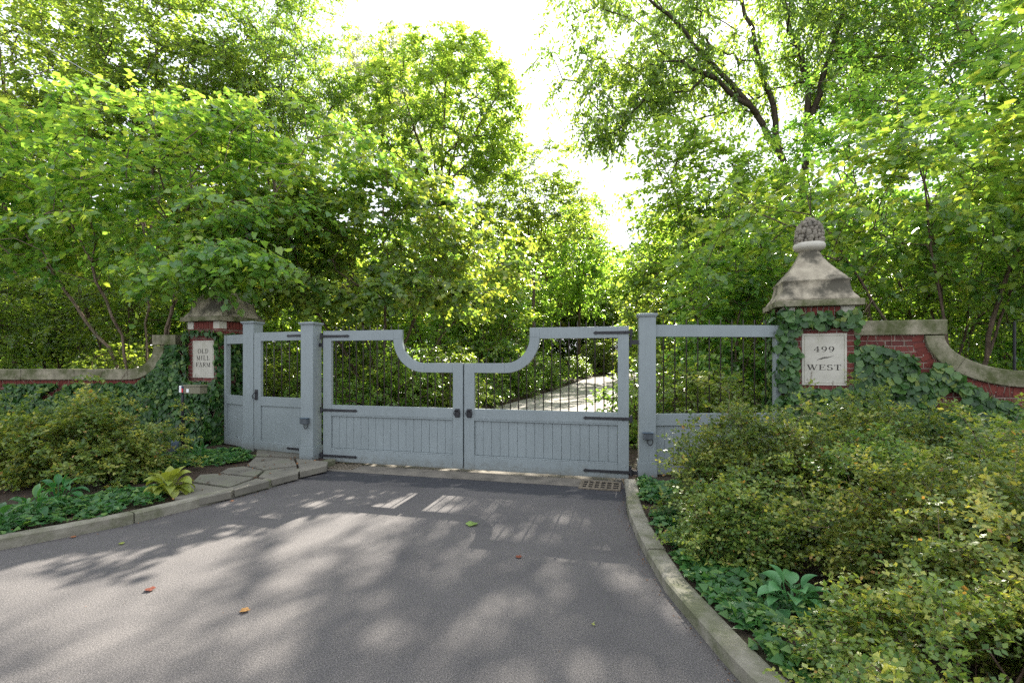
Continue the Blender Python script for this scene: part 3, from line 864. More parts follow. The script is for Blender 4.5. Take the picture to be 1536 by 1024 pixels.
def mailbox():
    mx, my = gx(274, 8.55), 8.55
    t = thing('mailbox', 'beige box with white and red end on a black post in front of the ivy', 'mailbox', (mx, my, .08), R(-12))
    MB().tube([(0, 0, 0), (0, 0, .85), (.0, 0, .98), (.03, 0, 1.025), (.12, 0, 1.04)], .024, 10).build('post', M['iron'], t, smooth=True)
    MB().box(.10, .44, -.08, .08, 1.01, 1.135).build('box', M['beige_metal'], t, bevel=.008)
    MB().box(.09, .455, -.09, .09, 1.136, 1.162).build('lid', M['beige_metal'], t, bevel=.006)
    MB().box(.0, .045, -.075, .075, 1.03, 1.15).build('end_plate', M['white'], t, bevel=.004)
    MB().box(.0455, .078, -.073, .073, 1.03, 1.10).build('red_band', M['red'], t, bevel=.004)
    mb = MB(); mb.box(.0455, .092, -.071, .071, 1.101, 1.15); mb.box(.0785, .0995, -.069, .069, 1.02, 1.10)
    mb.build('blue_band', M['blue_dark'], t, bevel=.004)
    MB().box(.16, .21, -.0815, -.0805, 1.035, 1.095).build('label_plate', M['white'], t)
mailbox()

def spot():
    sx = gx(261, 7.9)
    t = thing('garden_spotlight', 'slate blue cylinder garden light at the foot of the ivy pillar', 'garden light', (sx, 7.9, .08), 0)
    MB().tube([(0, 0, 0), (0, 0, .10)], .012, 8).build('stake', M['iron'], t)
    mb = MB(); mb.tube([(0, 0, .08), (0, .0, .10), (.01, .02, .27), (.012, .024, .29)], [.03, .052, .056, .05], 16)
    mb.build('lamp_body', M['slate_metal'], t, smooth=True)
spot()

# ------------------------------------------------------------------ foliage machinery
TEMPL = {
    'heart': (np.array([(0, 0, 0), (-.02, .30, .05), (.42, .46, .09), (1, 0, -.10), (.42, -.46, .09), (-.02, -.30, .05)], float), [(0, 3, 2, 1), (0, 5, 4, 3)]),
    'round': (np.array([(0, 0, 0), (.12, .42, .05), (.66, .42, .03), (1, 0, -.08), (.66, -.42, .03), (.12, -.42, .05)], float), [(0, 3, 2, 1), (0, 5, 4, 3)]),
    'ovate': (np.array([(0, 0, 0), (.22, .30, .05), (.62, .27, .05), (1, 0, -.06), (.62, -.27, .05), (.22, -.30, .05)], float), [(0, 3, 2, 1), (0, 5, 4, 3)]),
    'diamond': (np.array([(0, 0, 0), (.45, .34, .06), (1, 0, 0), (.45, -.34, .06)], float), [(0, 1, 2, 3)]),
    'lobed': (np.array([(0, 0, 0), (.10, .48, .05), (.45, .30, .03), (.62, .55, .0), (.70, .18, .02), (1.05, 0, -.08), (.70, -.18, .02), (.62, -.55, 0), (.45, -.30, .03), (.10, -.48, .05)], float),
              [(0, 4, 2, 1), (2, 4, 3, 3), (0, 6, 5, 4), (0, 9, 8, 6), (8, 7, 6, 6)]),
    'lance': (np.array([(0, 0, 0), (.4, .21, .03), (1, 0, -.08), (.4, -.21, .03)], float), [(0, 1, 2, 3)]),
}
TEMPL['lobed'] = (TEMPL['lobed'][0], [(0, 4, 2, 1), (0, 6, 5, 4), (0, 9, 8, 6)])

def unit(a): return a / np.maximum(np.linalg.norm(a, axis=-1, keepdims=True), 1e-9)

def leaves(name, P, A, Nn, S, tint, kind, mat, parent=None):
    T, fs = TEMPL[kind]
    A = unit(A); B = unit(np.cross(Nn, A)); Nn = np.cross(A, B)
    V = P[:, None, :] + S[:, None, None] * (T[None, :, 0, None] * A[:, None] + T[None, :, 1, None] * B[:, None] + T[None, :, 2, None] * Nn[:, None])
    k = len(T); n = len(P)
    Qf = (np.arange(n)[:, None, None] * k + np.array(fs)[None]).reshape(-1, 4)
    return np_mesh(name, V.reshape(-1, 3), Qf, mat, parent, np.repeat(tint, k))

def tubes_np(P0, P1, r0, r1, sides=5):
    d = unit(P1 - P0)
    up = np.where(np.abs(d[:, 2:3]) < .9, np.array([[0, 0, 1.]]), np.array([[1., 0, 0]]))
    u = unit(np.cross(d, up)); w = np.cross(d, u)
    q = np.arange(sides) * 2 * math.pi / sides
    ring = np.cos(q)[None, :, None] * u[:, None] + np.sin(q)[None, :, None] * w[:, None]
    V = np.concatenate([P0[:, None] + ring * r0[:, None, None], P1[:, None] + ring * r1[:, None, None]], 1)
    a = np.arange(sides); b = (a + 1) % sides
    f = np.stack([a, b, b + sides, a + sides], -1)
    Qf = (np.arange(len(P0))[:, None, None] * 2 * sides + f[None]).reshape(-1, 4)
    return V.reshape(-1, 3), Qf

def sample_blobs(rg, n, blobs, shell=.35, lump=.0):
    """points in a union of ellipsoids (cx,cy,cz,rx,ry,rz)"""
    b = np.array(blobs, float)
    vol = b[:, 3] * b[:, 4] * b[:, 5]
    k = rg.choice(len(b), size=n, p=vol / vol.sum())
    d = unit(rg.normal(size=(n, 3)))
    r = (shell ** 3 + (1 - shell ** 3) * rg.random(n)) ** (1 / 3)
    r = r * (1 + .12 * rg.normal(size=n) * .5)
    return b[k, :3] + d * r[:, None] * b[k, 3:]

def skeleton(rg, trunks, targets, step=.45, rise=.12, r_twig=.008, expo=2.4, wob=.05, tr0=0.0):
    """trunks: list of polylines (arrays). returns nodes, parent, radius"""
    P = []; par = []
    free = []
    for tr in trunks:
        tr = np.array(tr, float)
        prev = -1
        for i in range(len(tr)):
            if i == 0:
                link = -1
                if P:
                    dd = [float(np.linalg.norm(np.array(q) - tr[0])) for q in P]; j0 = int(np.argmin(dd))
                    if dd[j0] < .7 and tr[0][2] > .5: link = j0
                P.append(tr[0]); par.append(link); prev = len(P) - 1; free.append(False)
            else:
                L_ = np.linalg.norm(tr[i] - tr[i - 1]); m = max(1, int(L_ / step))
                for j in range(1, m + 1):
                    p = tr[i - 1] + (tr[i] - tr[i - 1]) * j / m + rg.normal(size=3) * wob * .5
                    P.append(p); par.append(prev); prev = len(P) - 1
                    free.append(i >= max(1, len(tr) - 3))
    P = [np.array(p) for p in P]
    ntr = len(P); cap = len(P) + len(targets) * 14
    A = np.zeros((cap, 3)); n = len(P); A[:n] = P
    F_ = np.zeros(cap, bool); F_[:n] = free
    depth = np.zeros(cap)
    for i in range(n): depth[i] = 0 if par[i] < 0 else depth[par[i]] + np.linalg.norm(A[i] - A[par[i]])
    root = A[:n][np.array(free)].mean(0) if any(free) else A[n - 1]
    order = np.argsort(np.linalg.norm(targets - root, axis=1))
    for ti in order:
        T = targets[ti]
        d = np.linalg.norm(A[:n] - T, axis=1)
        cost = d * 1.0 + depth[:n] * .22 + np.maximum(0, A[:n, 2] - T[2]) * .35
        cost[~F_[:n]] += 1e3
        k = int(np.argmin(cost)); L_ = d[k]; m = max(1, min(13, int(L_ / step)))
        p0 = A[k].copy(); prev = k
        for j in range(1, m + 1):
            u = j / m
            p = p0 + (T - p0) * u; p[2] += rise * L_ * math.sin(math.pi * u) * (1 if T[2] > p0[2] - .5 else .4)
            if j < m: p = p + rg.normal(size=3) * wob
            A[n] = p; F_[n] = True; par.append(prev); depth[n] = depth[prev] + np.linalg.norm(A[n] - A[prev]); prev = n; n += 1
    A = A[:n]; par = np.array(par)
    rad = np.zeros(n); nch = np.bincount(par[par >= 0], minlength=n)
    acc = np.where(nch == 0, r_twig ** expo, 0.0)
    for i in range(n - 1, 0, -1):
        if par[i] >= 0: acc[par[i]] += acc[i]
    rad = acc ** (1 / expo)
    if tr0:
        k = np.arange(n) < ntr; dm = depth[:ntr].max()
        rad[:ntr] = np.maximum(rad[:ntr], tr0 * np.clip(1 - .82 * depth[:ntr] / dm, .12, 1))
    return A, par, rad

TD = .62
def plant(name, label, cat, rg, trunks, blobs, ncl, twigs, lpt, tl, leaf, kind, mat, barkm, group=None, shell=.35, droop=.15, flat=.5,
          step=.45, rise=.12, r_twig=.008, expo=2.4, wob=.05, tmax=None, tr0=0.0, extra=None, outward=.5, jit=.05, up=1.0, njit=.45, targets=None, sides=6, lsvar=.3, zmin=None, tint_off=0.0, centre=None, part_names=('trunk', 'crown')):
    tg = sample_blobs(rg, int(ncl * TD) if cat == 'tree' else ncl, blobs, shell) if targets is None else targets
    if extra is not None: tg = np.concatenate([tg] + [sample_blobs(rg, m, [b], .0) for m, b in extra])
    if zmin is not None: tg = tg[tg[:, 2] > zmin]
    n = len(tg)
    A, par, rad = skeleton(rg, trunks, tg, step, rise, r_twig, expo, wob, tr0)
    if tmax: rad = np.minimum(rad, tmax)
    t = thing(name, label, cat, (0, 0, 0), 0, group)
    e = np.where(par >= 0)[0]
    P0, P1 = A[par[e]], A[e]
    r0, r1 = np.minimum(rad[par[e]], rad[e] * 1.35), rad[e]
    # flare at ground for trunks
    V1, Q1 = tubes_np(P0, P1, r0, r1, sides)
    # twigs
    cen = np.array(blobs, float)[:, :3].mean(0) if centre is None else np.array(centre)
    o = unit(tg - cen)
    Tn = n * twigs
    base = np.repeat(tg, twigs, 0); ob = np.repeat(o, twigs, 0)
    d = rg.normal(size=(Tn, 3)); d[:, 2] *= (1 - flat); d = unit(unit(d) + ob * outward); 
    d[:, 2] -= droop * .5; d = unit(d)
    L_ = tl * (.6 + .7 * rg.random(Tn))
    base = base + rg.normal(size=(Tn, 3)) * jit
    tip = base + d * L_[:, None]; tip[:, 2] -= droop * L_
    V2, Q2 = tubes_np(base, tip, np.full(Tn, r_twig * .6), np.full(Tn, r_twig * .25), 3)
    tr = np_mesh(part_names[0], np.concatenate([V1, V2]), np.concatenate([Q1, Q2 + len(V1)]), barkm, t, smooth=True)
    # leaves
    Ln = Tn * lpt
    u = (np.tile(np.arange(lpt), Tn) + .5 + .5 * (rg.random(Ln) - .5)) / lpt
    side = np.where(np.tile(np.arange(lpt), Tn) % 2 == 0, 1.0, -1.0)
    b2, t2, d2 = np.repeat(base, lpt, 0), np.repeat(tip, lpt, 0), np.repeat(d, lpt, 0)
    P = b2 + (t2 - b2) * u[:, None] 
    N0 = np.array([[0, 0, 1.0]]) * up + np.repeat(ob, lpt, 0) * .35 + rg.normal(size=(Ln, 3)) * njit
    sd = unit(np.cross(N0, d2)) * side[:, None]
    Ax = unit(sd * .9 + d2 * .6 + rg.normal(size=(Ln, 3)) * .25); Ax[:, 2] -= droop
    S = leaf * (1 + lsvar * (rg.random(Ln) - .5) * 2)
    tc = np.repeat(rg.random(n) * .5, twigs * lpt) + rg.random(Ln) * .5 + tint_off
    tc = np.clip(tc, 0, 1)
    if mat.name == 'barberry_leaf': tc = np.where(rg.random(Ln) < .012, 1.0, np.minimum(tc, .95))
    leaves(part_names[1], P, Ax, N0, S, tc, kind, mat, t)
    return t

def put(src, x, y, rz, s, label, group, z=None, sz=None):
    c = copy_tree(src)
    c.location = (x, y, (float(hill(y)) if z is None else z)); c.rotation_euler = (0, 0, rz); c.scale = (s, s, sz or s)
    c['label'] = label
    if group: c['group'] = group
    return c

# ------------------------------------------------------------------ trees
RG = lambda s: np.random.default_rng(s)
def stems(bx, by, tips, zb=0.0, lean=.35):
    out = []
    for x, y, z in tips:
        b = (bx + (x - bx) * .06, by + (y - by) * .06, zb)
        m = (bx + (x - bx) * lean, by + (y - by) * lean, z * .42); 
        m2 = (bx + (x - bx) * .68, by + (y - by) * .68, z * .72)
        out.append([b, m, m2, (x, y, z)])
    return out

# left redbud behind the wall, canopy over the left pillar
def redbud_left():
    bx, by = -8.7, 11.6
    tips = [(-11.3, 11.2, 4.6), (-9.6, 10.2, 5.3), (-8.2, 12.6, 5.6), (-7.0, 10.6, 4.9), (-6.0, 11.6, 5.3), (-9.6, 12.6, 5.2)]
    bl = [(-4.0, 11.6, 5.9, 2.1, 1.7, 1.3), (-9.0, 11.4, 5.8, 4.4, 2.4, 2.1), (-5.9, 10.9, 5.7, 2.6, 2.3, 1.7), (-11.6, 10.9, 5.7, 2.6, 2.4, 2.0), (-7.0, 9.7, 4.6, 2.6, 1.1, .8), (-5.3, 9.0, 3.5, 1.5, .6, .45), (-9.5, 10.6, 4.2, 3.5, 1.0, .7)]
    return plant('redbud_tree', 'broad redbud with heart leaves spreading over the left brick wall', 'tree', RG(11), stems(bx, by, tips, .1), bl,
          860, 5, 8, .62, .128, 'heart', G['redbud'], M['bark_light'], shell=.45, droop=.28, flat=.75, step=.4, rise=.10, r_twig=.0062, expo=2.25, tmax=.10, outward=.55, zmin=3.05, tint_off=.06, extra=[(30, (-5.2, 8.75, 3.55, .95, .35, .36)), (16, (-6.6, 9.3, 3.5, 1.0, .4, .3))], group='redbud trees round the gate')
redbud_left()
def redbud_mid():  # noqa
    bx, by = -3.4, 12.6
    tips = [(-5.6, 12.0, 3.9), (-4.4, 12.9, 4.6), (-3.0, 11.7, 4.3), (-1.9, 12.6, 4.5), (-.6, 12.6, 3.7)]
    bl = [(-3.5, 12.3, 4.9, 3.3, 2.2, 1.6), (-1.3, 12.3, 4.2, 1.9, 1.8, 1.35), (-5.4, 11.6, 4.5, 1.9, 1.8, 1.5)]
    return plant('redbud_tree', 'redbud with forked dark stems rising behind the left gate leaf', 'tree', RG(12), stems(bx, by, tips, .1), bl,
          540, 5, 8, .55, .125, 'heart', G['redbud'], M['bark'], shell=.45, droop=.28, flat=.75, step=.4, r_twig=.0068, expo=2.15, tmax=.13, outward=.5, zmin=2.55, extra=[(30, (-3.7, 10.2, 3.2, 1.3, .4, .35)), (20, (-2.0, 10.6, 3.3, 1.1, .4, .35))], group='redbud trees round the gate')
redbud_mid()
def redbud_right():
    bx, by = 8.5, 9.2
    tips = [(5.6, 9.0, 4.4), (7.0, 8.4, 5.6), (8.4, 10.0, 6.2), (9.4, 8.2, 6.0), (10.6, 9.4, 5.0)]
    bl = [(6.6, 9.4, 4.5, 2.6, 1.6, 1.45), (4.9, 9.6, 4.1, 1.9, 1.5, 1.15), (8.6, 8.8, 5.2, 2.3, 2.0, 2.2), (10.4, 8.0, 6.0, 2.3, 2.2, 3.0), (9.6, 8.8, 3.9, 2.2, 1.4, 1.1)]
    return plant('redbud_tree', 'redbud with heart leaves reaching over the 499 west pillar', 'tree', RG(13), stems(bx, by, tips, .1), bl,
          640, 5, 7, .52, .125, 'heart', G['redbud'], M['bark'], shell=.4, droop=.25, flat=.75, step=.4, r_twig=.006, expo=2.25, tmax=.09, outward=.5, zmin=2.9, tint_off=.05, group='redbud trees round the gate')
redbud_right()

# tall ash on the right with limbs over the drive
def ash():
    tr = [[(11.48, 19.58, 0.00), (11.48, 19.58, 4.80), (11.74, 19.44, 9.12), (12.02, 19.44, 11.29), (12.96, 19.17, 14.80), (14.04, 18.90, 18.04)],
          [(11.27, 19.58, 7.50), (10.94, 19.44, 9.80), (9.72, 19.17, 11.42), (7.02, 18.50, 13.71), (4.59, 17.82, 15.61)],
          [(10.80, 19.44, 10.07), (10.26, 19.31, 12.36), (9.45, 19.17, 14.80), (8.64, 19.44, 17.63)],
          [(11.88, 19.44, 10.75), (12.02, 19.58, 12.91), (11.21, 19.71, 15.61), (10.80, 19.98, 18.30)],
          [(9.72, 19.17, 11.42), (7.83, 18.36, 12.23), (6.21, 17.82, 12.64)]]
    bl = [(10.6, 20.6, 15.9, 7.4, 3.2, 3.7), (4.9, 19.0, 14.2, 4.2, 2.6, 3.0), (15.5, 19.5, 15.6, 5.4, 3.6, 4.4), (7.2, 19.6, 12.6, 3.2, 2.0, 1.8), (11.0, 18.2, 17.4, 6.0, 1.2, 1.4)]
    rg = RG(14)
    tg = sample_blobs(rg, 720, bl, .3)
    return plant('ash_tree', 'tall ash with thick bare limbs and drooping leaves above the right side', 'tree', rg, tr, bl, 0, 6, 9, .9, .215, 'lance', G['wood'], M['bark_dark'],
          targets=tg, droop=.45, flat=.4, step=.5, rise=.08, r_twig=.011, expo=2.1, tmax=.42, tr0=.24, extra=[(26, (4.0, 18.4, 12.2, 1.7, 1.4, 1.2)), (26, (3.5, 18.4, 10.5, 1.2, .9, .75))], outward=.4, njit=.8, wob=.08, centre=(9.5, 19, 17))
ash()

def simple_tree(name, label, seed, x, y, th, blobs, ncl, tw, lpt, tl, leaf, kind, mat, bk='bark', tmax=.2, lean=0, forks=4, **kw):
    rg = RG(seed); z0 = float(hill(y))
    c = np.array(blobs)[:, :3].mean(0); top = max(b[2] + b[5] * .5 for b in blobs); lowf = th
    rx = max(b[3] for b in blobs)
    tr = [[(x, y, z0 - .1), (x + lean * .3, y, z0 + (lowf - z0) * .5), (x + lean * .6, y, lowf)]]
    for k in range(forks):
        a = 2 * math.pi * k / forks + rg.random() * .8; q = .30 + .18 * rg.random()
        tx, ty = c[0] + rx * q * math.cos(a), c[1] + rx * q * math.sin(a) * .8
        bxx = x + lean * .6
        tr.append([(bxx, y, lowf - .05), (bxx + (tx - bxx) * .45, y + (ty - y) * .45, lowf + (top - lowf) * .4), (tx, ty, lowf + (top - lowf) * .8)])
    return plant(name, label, 'tree', rg, tr, blobs, ncl, tw, lpt, tl, leaf, kind, mat, M[bk], tmax=tmax, **kw)

simple_tree('maple_tree', 'bright green round maple standing tall behind the middle of the gate', 21, -3.3, 22, 8.2,
    [(-3.4, 22, 12.8, 3.9, 3.4, 3.3), (-4.4, 21.6, 14.0, 2.3, 2.2, 2.2), (-2.0, 21.6, 13.4, 2.4, 2.2, 2.4), (-5.6, 21.6, 11.4, 1.6, 1.8, 1.6), (-.9, 21.8, 11.2, 1.6, 1.8, 1.7)], 900, 6, 8, .5, .15, 'ovate', G['maple'], tmax=.17, droop=.2, flat=.55, shell=.68, r_twig=.010, expo=2.2, zmin=9.4, tint_off=.1)
simple_tree('maple_tree', 'looser maple right of the tallest maple, sloping toward the sky gap', 22, 1.2, 27, 6.0,
    [(1.0, 27, 10.4, 3.4, 3, 3.4), (-.6, 27, 9.0, 2.6, 2.6, 3), (2.4, 26.8, 9.2, 2.2, 2.2, 2.7)], 520, 6, 8, .65, .165, 'ovate', G['maple'], tmax=.16, droop=.2, flat=.5, shell=.45, r_twig=.011, zmin=4.6)
simple_tree('maple_tree', 'small far maple at the left edge of the sky gap over the road', 23, 4.6, 33, 6.0,
    [(4.4, 33, 9.6, 2.7, 2.6, 3.6), (3.2, 33, 7.4, 2.6, 2.6, 2.8), (5.6, 33, 7.2, 2.0, 2.0, 2.8)], 420, 6, 8, .7, .19, 'ovate', G['maple'], tmax=.15, droop=.2, flat=.5, shell=.4, r_twig=.012, zmin=3.5, tint_off=.08)
simple_tree('maple_tree', 'leafy tree right of the sky gap, below the ash limbs', 24, 6.0, 15.6, 3.8,
    [(5.6, 15.6, 7.2, 2.0, 1.8, 2.3), (4.6, 15.6, 5.5, 1.5, 1.6, 1.8), (7.2, 15.6, 6.3, 2.1, 1.8, 2.5)], 420, 6, 8, .6, .15, 'ovate', G['maple'], tmax=.16, droop=.2, flat=.5, shell=.4, r_twig=.010, zmin=2.8)
# tall trees upper left
simple_tree('elm_tree', 'tall tree with drooping leaf sprays left of the bright maple', 31, -9.6, 20, 6,
    [(-9.8, 20, 12.4, 3.0, 2.6, 3.6), (-9.0, 20, 14.5, 2.5, 2.2, 3), (-11.0, 20, 11.4, 2.2, 2.2, 2.0)], 760, 6, 9, .75, .17, 'lance', G['wood'], tmax=.2, droop=.45, flat=.4, shell=.35, r_twig=.010, njit=.8, zmin=6, tint_off=.12)
simple_tree('elm_tree', 'dark tall tree behind the upper left redbud canopy', 32, -14.2, 19, 6,
    [(-14.2, 19, 13.8, 3.8, 3, 5.2), (-12.4, 18.6, 12.2, 2.4, 2.6, 3.4), (-16.2, 19, 11, 2.6, 2.6, 3)], 860, 6, 8, .75, .165, 'ovate', G['wood'], tmax=.24, droop=.2, flat=.5, shell=.35, r_twig=.011, zmin=6)
simple_tree('elm_tree', 'sparse tall tree in the top left corner with sky showing through', 33, -20.0, 19.5, 6,
    [(-20.5, 19.5, 13.2, 3.8, 3, 5.6)], 620, 6, 8, .75, .165, 'ovate', G['maple'], tmax=.2, droop=.2, flat=.5, shell=.3, r_twig=.011, zmin=6)
simple_tree('willow_tree', 'pale feathery treetop rising behind the bright maple', 34, -9.6, 36, 14,
    [(-9.4, 36, 22.3, 3.2, 3, 4.4), (-12.2, 36, 20.2, 2.4, 2.4, 4.4), (-6.9, 36, 19.8, 2.0, 2.4, 3.6)], 420, 6, 8, 1.1, .26, 'lance', G['pale'], bk='bark_light', tmax=.2, droop=.5, flat=.2, shell=.3, r_twig=.012, njit=.8)
simple_tree('oak_tree', 'wide tree filling the top right corner behind the ash', 35, 19.5, 19, 6,
    [(19.5, 19, 14.5, 4.6, 3.5, 6), (15.6, 18.5, 13.2, 3.0, 3, 4.2), (22, 19, 10, 4, 3, 4.5)], 640, 6, 8, .75, .18, 'ovate', G['wood'], tmax=.22, droop=.2, flat=.5, shell=.35, r_twig=.011, zmin=5)
simple_tree('oak_tree', 'dense tree behind the redbud right of the 499 west pillar', 36, 12.6, 17, 4.6,
    [(12.2, 17, 8.6, 3.2, 2.8, 3.6), (10.0, 16.6, 6.8, 2.2, 2.2, 2.4), (15.0, 17, 6.6, 2.8, 2.4, 2.8)], 420, 6, 8, .6, .15, 'ovate', G['wood'], tmax=.16, droop=.2, flat=.5, shell=.4, r_twig=.010, zmin=2.8)

# woodland prototypes (built at the origin, then copied)
def proto(name, label, seed, h, rx, th, ncl, leaf, mat, group, tl=.8, kind='ovate', bk='bark', lowfrac=.25, tmax=.2, cat='tree', tw=6, lpt=7, multi=0, sides=6):
    rg = RG(seed)
    cz = h * (lowfrac + (1 - lowfrac) / 2); rz_ = h * (1 - lowfrac) / 2
    bl = [(0, 0, cz, rx, rx, rz_), (rx * .35, -.2 * rx, cz - rz_ * .4, rx * .8, rx * .8, rz_ * .6), (-rx * .4, .1 * rx, cz - rz_ * .25, rx * .75, rx * .7, rz_ * .6), (0, 0, cz + rz_ * .25, rx * .7, rx * .7, rz_ * .75)]
    if multi:
        tips = [(rx * .55 * math.cos(k * 2.4), rx * .55 * math.sin(k * 2.4), cz + rz_ * .2 * math.sin(k)) for k in range(multi)]
        tr = stems(0, 0, tips, -.1)
    else:
        tr = [[(0, 0, -.2), (.1, 0, th * .5), (0, .1, th)]]
        for k in range(4):
            a = k * 1.57 + rg.random(); tr.append([(0, .1, th), (rx * .2 * math.cos(a), rx * .2 * math.sin(a), th + (h - th) * .3), (rx * .4 * math.cos(a), rx * .4 * math.sin(a), th + (h - th) * .62)])
    return plant(name, label, cat, rg, tr, bl, ncl, tw, lpt, tl, leaf, kind, mat, M[bk], group=group, tmax=tmax, droop=.2, flat=.55, shell=.4, r_twig=.009 if multi else .012, step=.4 if multi else .6, rise=.1, sides=sides, part_names=('trunk', 'crown') if cat == 'tree' else ('stems', 'foliage'))

WG = 'woodland trees far beyond the gate'
WL_ = 'leafy woodland tree in the far mass of trees beyond the gate and walls'
wpA = proto('woodland_tree', WL_, 41, 12.5, 3.6, 4.0, 620, .27, G['wood'], WG, tl=.9)
wpB = proto('woodland_tree', WL_, 42, 11.0, 3.9, 3.4, 620, .27, G['maple'], WG, tl=.9)
wpC = proto('woodland_tree', WL_, 43, 13.5, 3.2, 4.6, 600, .26, G['ash'], WG, tl=.9)
first = {id(wpA): True, id(wpB): True, id(wpC): True}
rw = random.Random(5)
spots = []
x = -62
while x < 66:                       # back row
    spots.append((x + rw.uniform(-1, 1), 54 + rw.uniform(-4, 4), rw.uniform(1.15, 1.4))); x += 4.6
for x_, y_ in ((-44, 34), (-37, 38), (-31, 30), (-26, 36), (-21, 30), (-17, 26), (-15, 34), (-9, 30), (-5.5, 40), (-1, 36), (2, 43), (8, 45), (13, 38), (18, 46), (-28, 24), (-24, 21), (23, 36), (28, 30), (34, 36), (24, 26), (30, 23), (40, 30), (18, 27), (-12.5, 27), (46, 40), (13.5, 27.5), (16.5, 31), (10.5, 33), (-20, 42), (-10, 44), (4, 56), (10, 58), (16, 56)):
    spots.append((x_, y_, rw.uniform(.8, 1.0)))
for i, (x_, y_, s_) in enumerate(spots):
    src = (wpA, wpB, wpC)[(i * 7 + i // 3) % 3]
    if abs(x_ - (y_ * .235)) < 5 and y_ > 36: s_ = min(s_, 1.08)
    if first[id(src)]:
        first[id(src)] = False; c = src
        c.location = (x_, y_, float(hill(y_))); c.rotation_euler = (0, 0, rw.uniform(0, 6.28)); c.scale = (s_, s_, s_)
    else:
        put(src, x_, y_, rw.uniform(0, 6.28), s_, WL_, WG)

# slender understory trees just behind walls and gate
SG = 'slender understory trees behind the walls'
SL_ = 'slender many-stemmed understory tree in the shade just behind the brick walls and gate'
spA = proto('understory_tree', SL_, 51, 5.6, 1.9, 1.5, 300, .12, G['redbud'], SG, tl=.5, kind='heart', lowfrac=.22, multi=5, tmax=.06)
spB = proto('understory_tree', SL_, 52, 6.6, 2.1, 2.0, 310, .12, G['maple'], SG, tl=.5, lowfrac=.2, multi=4, tmax=.07)
first[id(spA)] = first[id(spB)] = True
us = [(-19, 15, 1.05), (-15.4, 13.4, .85), (-17, 18, 1.1), (-12.6, 15.5, 1.0), (-10.2, 16.5, .85), (-7.6, 17.5, .9), (-5.2, 16.4, .8), (-3.0, 18.5, 1.0), (-.8, 19.0, .9), (-7.9, 21.5, 1.15),
      (5.0, 11.2, .8), (6.8, 13.4, .95), (4.6, 15.0, .8), (10.6, 11.8, 1.0), (13.4, 12.6, 1.0), (16.5, 14, 1.15), (15.6, 10.6, .95), (8.6, 17.0, 1.0), (19.5, 16, 1.2), (9.4, 22, 1.1), (-1.4, 24.5, 1.0), (.6, 31, 1.1), (9.5, 28, 1.1), (12.5, 24, 1.0)]
for i, (x_, y_, s_) in enumerate(us):
    src = (spA, spB)[i % 2]
    if first[id(src)]:
        first[id(src)] = False; c = src; c.location = (x_, y_, float(hill(y_))); c.scale = (s_, s_, s_)
    else: put(src, x_, y_, rw.uniform(0, 6.28), s_, SL_, SG)

# low shrubs on the woodland floor
HG = 'low shrubs on the woodland floor'
HL_ = 'low leafy woodland shrub growing beyond the gate and walls'
shA = proto('woodland_shrub', HL_, 61, 1.7, 1.15, .3, 130, .085, G['wood'], HG, tl=.3, lowfrac=.05, multi=7, tmax=.02, cat='shrub', tw=5, lpt=7, sides=4)
shB = proto('woodland_shrub', HL_, 62, 2.3, 1.2, .3, 140, .095, G['maple'], HG, tl=.32, lowfrac=.05, multi=7, tmax=.02, cat='shrub', tw=5, lpt=7, sides=4)
first[id(shA)] = first[id(shB)] = True
hs = []
for i in range(115):
    y_ = rw.uniform(10.8, 34); x_ = rw.uniform(-1.05, 1.1) * y_ * 1.05
    if xl(y_) - 1.5 < x_ < xr(y_) + 1.4: continue
    if any((x_ - a) ** 2 + (y_ - b) ** 2 < (1.5 if y_ < 18 else 2.4) for a, b in hs): continue
    hs.append((x_, y_))
hs += [(-3.9, 9.9), (-2.9, 11.6), (-4.6, 12.4), (-2.2, 14.0), (-.9, 16.5), (-1.6, 12.6), (2.7, 9.2), (3.5, 8.6), (4.5, 10.0), (3.3, 10.7), (3.6, 12.6), (.1, 19.6), (.9, 23), (2.4, 27.5), (4.3, 31.5), (6.6, 36), (9.5, 40), (8, 44), (12, 46), (14.5, 49), (10.5, 43), (17, 52), (6, 47), (15.5, 42.5), (19, 47), (12.5, 52), (13.2, 43)]
for i, (x_, y_) in enumerate(hs):
    src = (shA, shB)[i % 2]; s_ = rw.uniform(.65, 1.15) * (1.15 if y_ > 18 else .9)
    if first[id(src)]:
        first[id(src)] = False; c = src; c.location = (x_, y_, float(hill(y_))); c.scale = (s_, s_, s_)
    else: put(src, x_, y_, rw.uniform(0, 6.28), s_, HL_, HG)

x_ = -58.0
while x_ < 62:
    y_ = 50 + rw.uniform(-3, 4); s_ = rw.uniform(2.0, 2.7)
    if abs(x_ - 21) < 3 and y_ < 53: y_ += 5
    put((shA, shB)[int(x_) % 2], x_, y_, rw.uniform(0, 6.28), s_, HL_, HG); x_ += rw.uniform(2.6, 3.8)

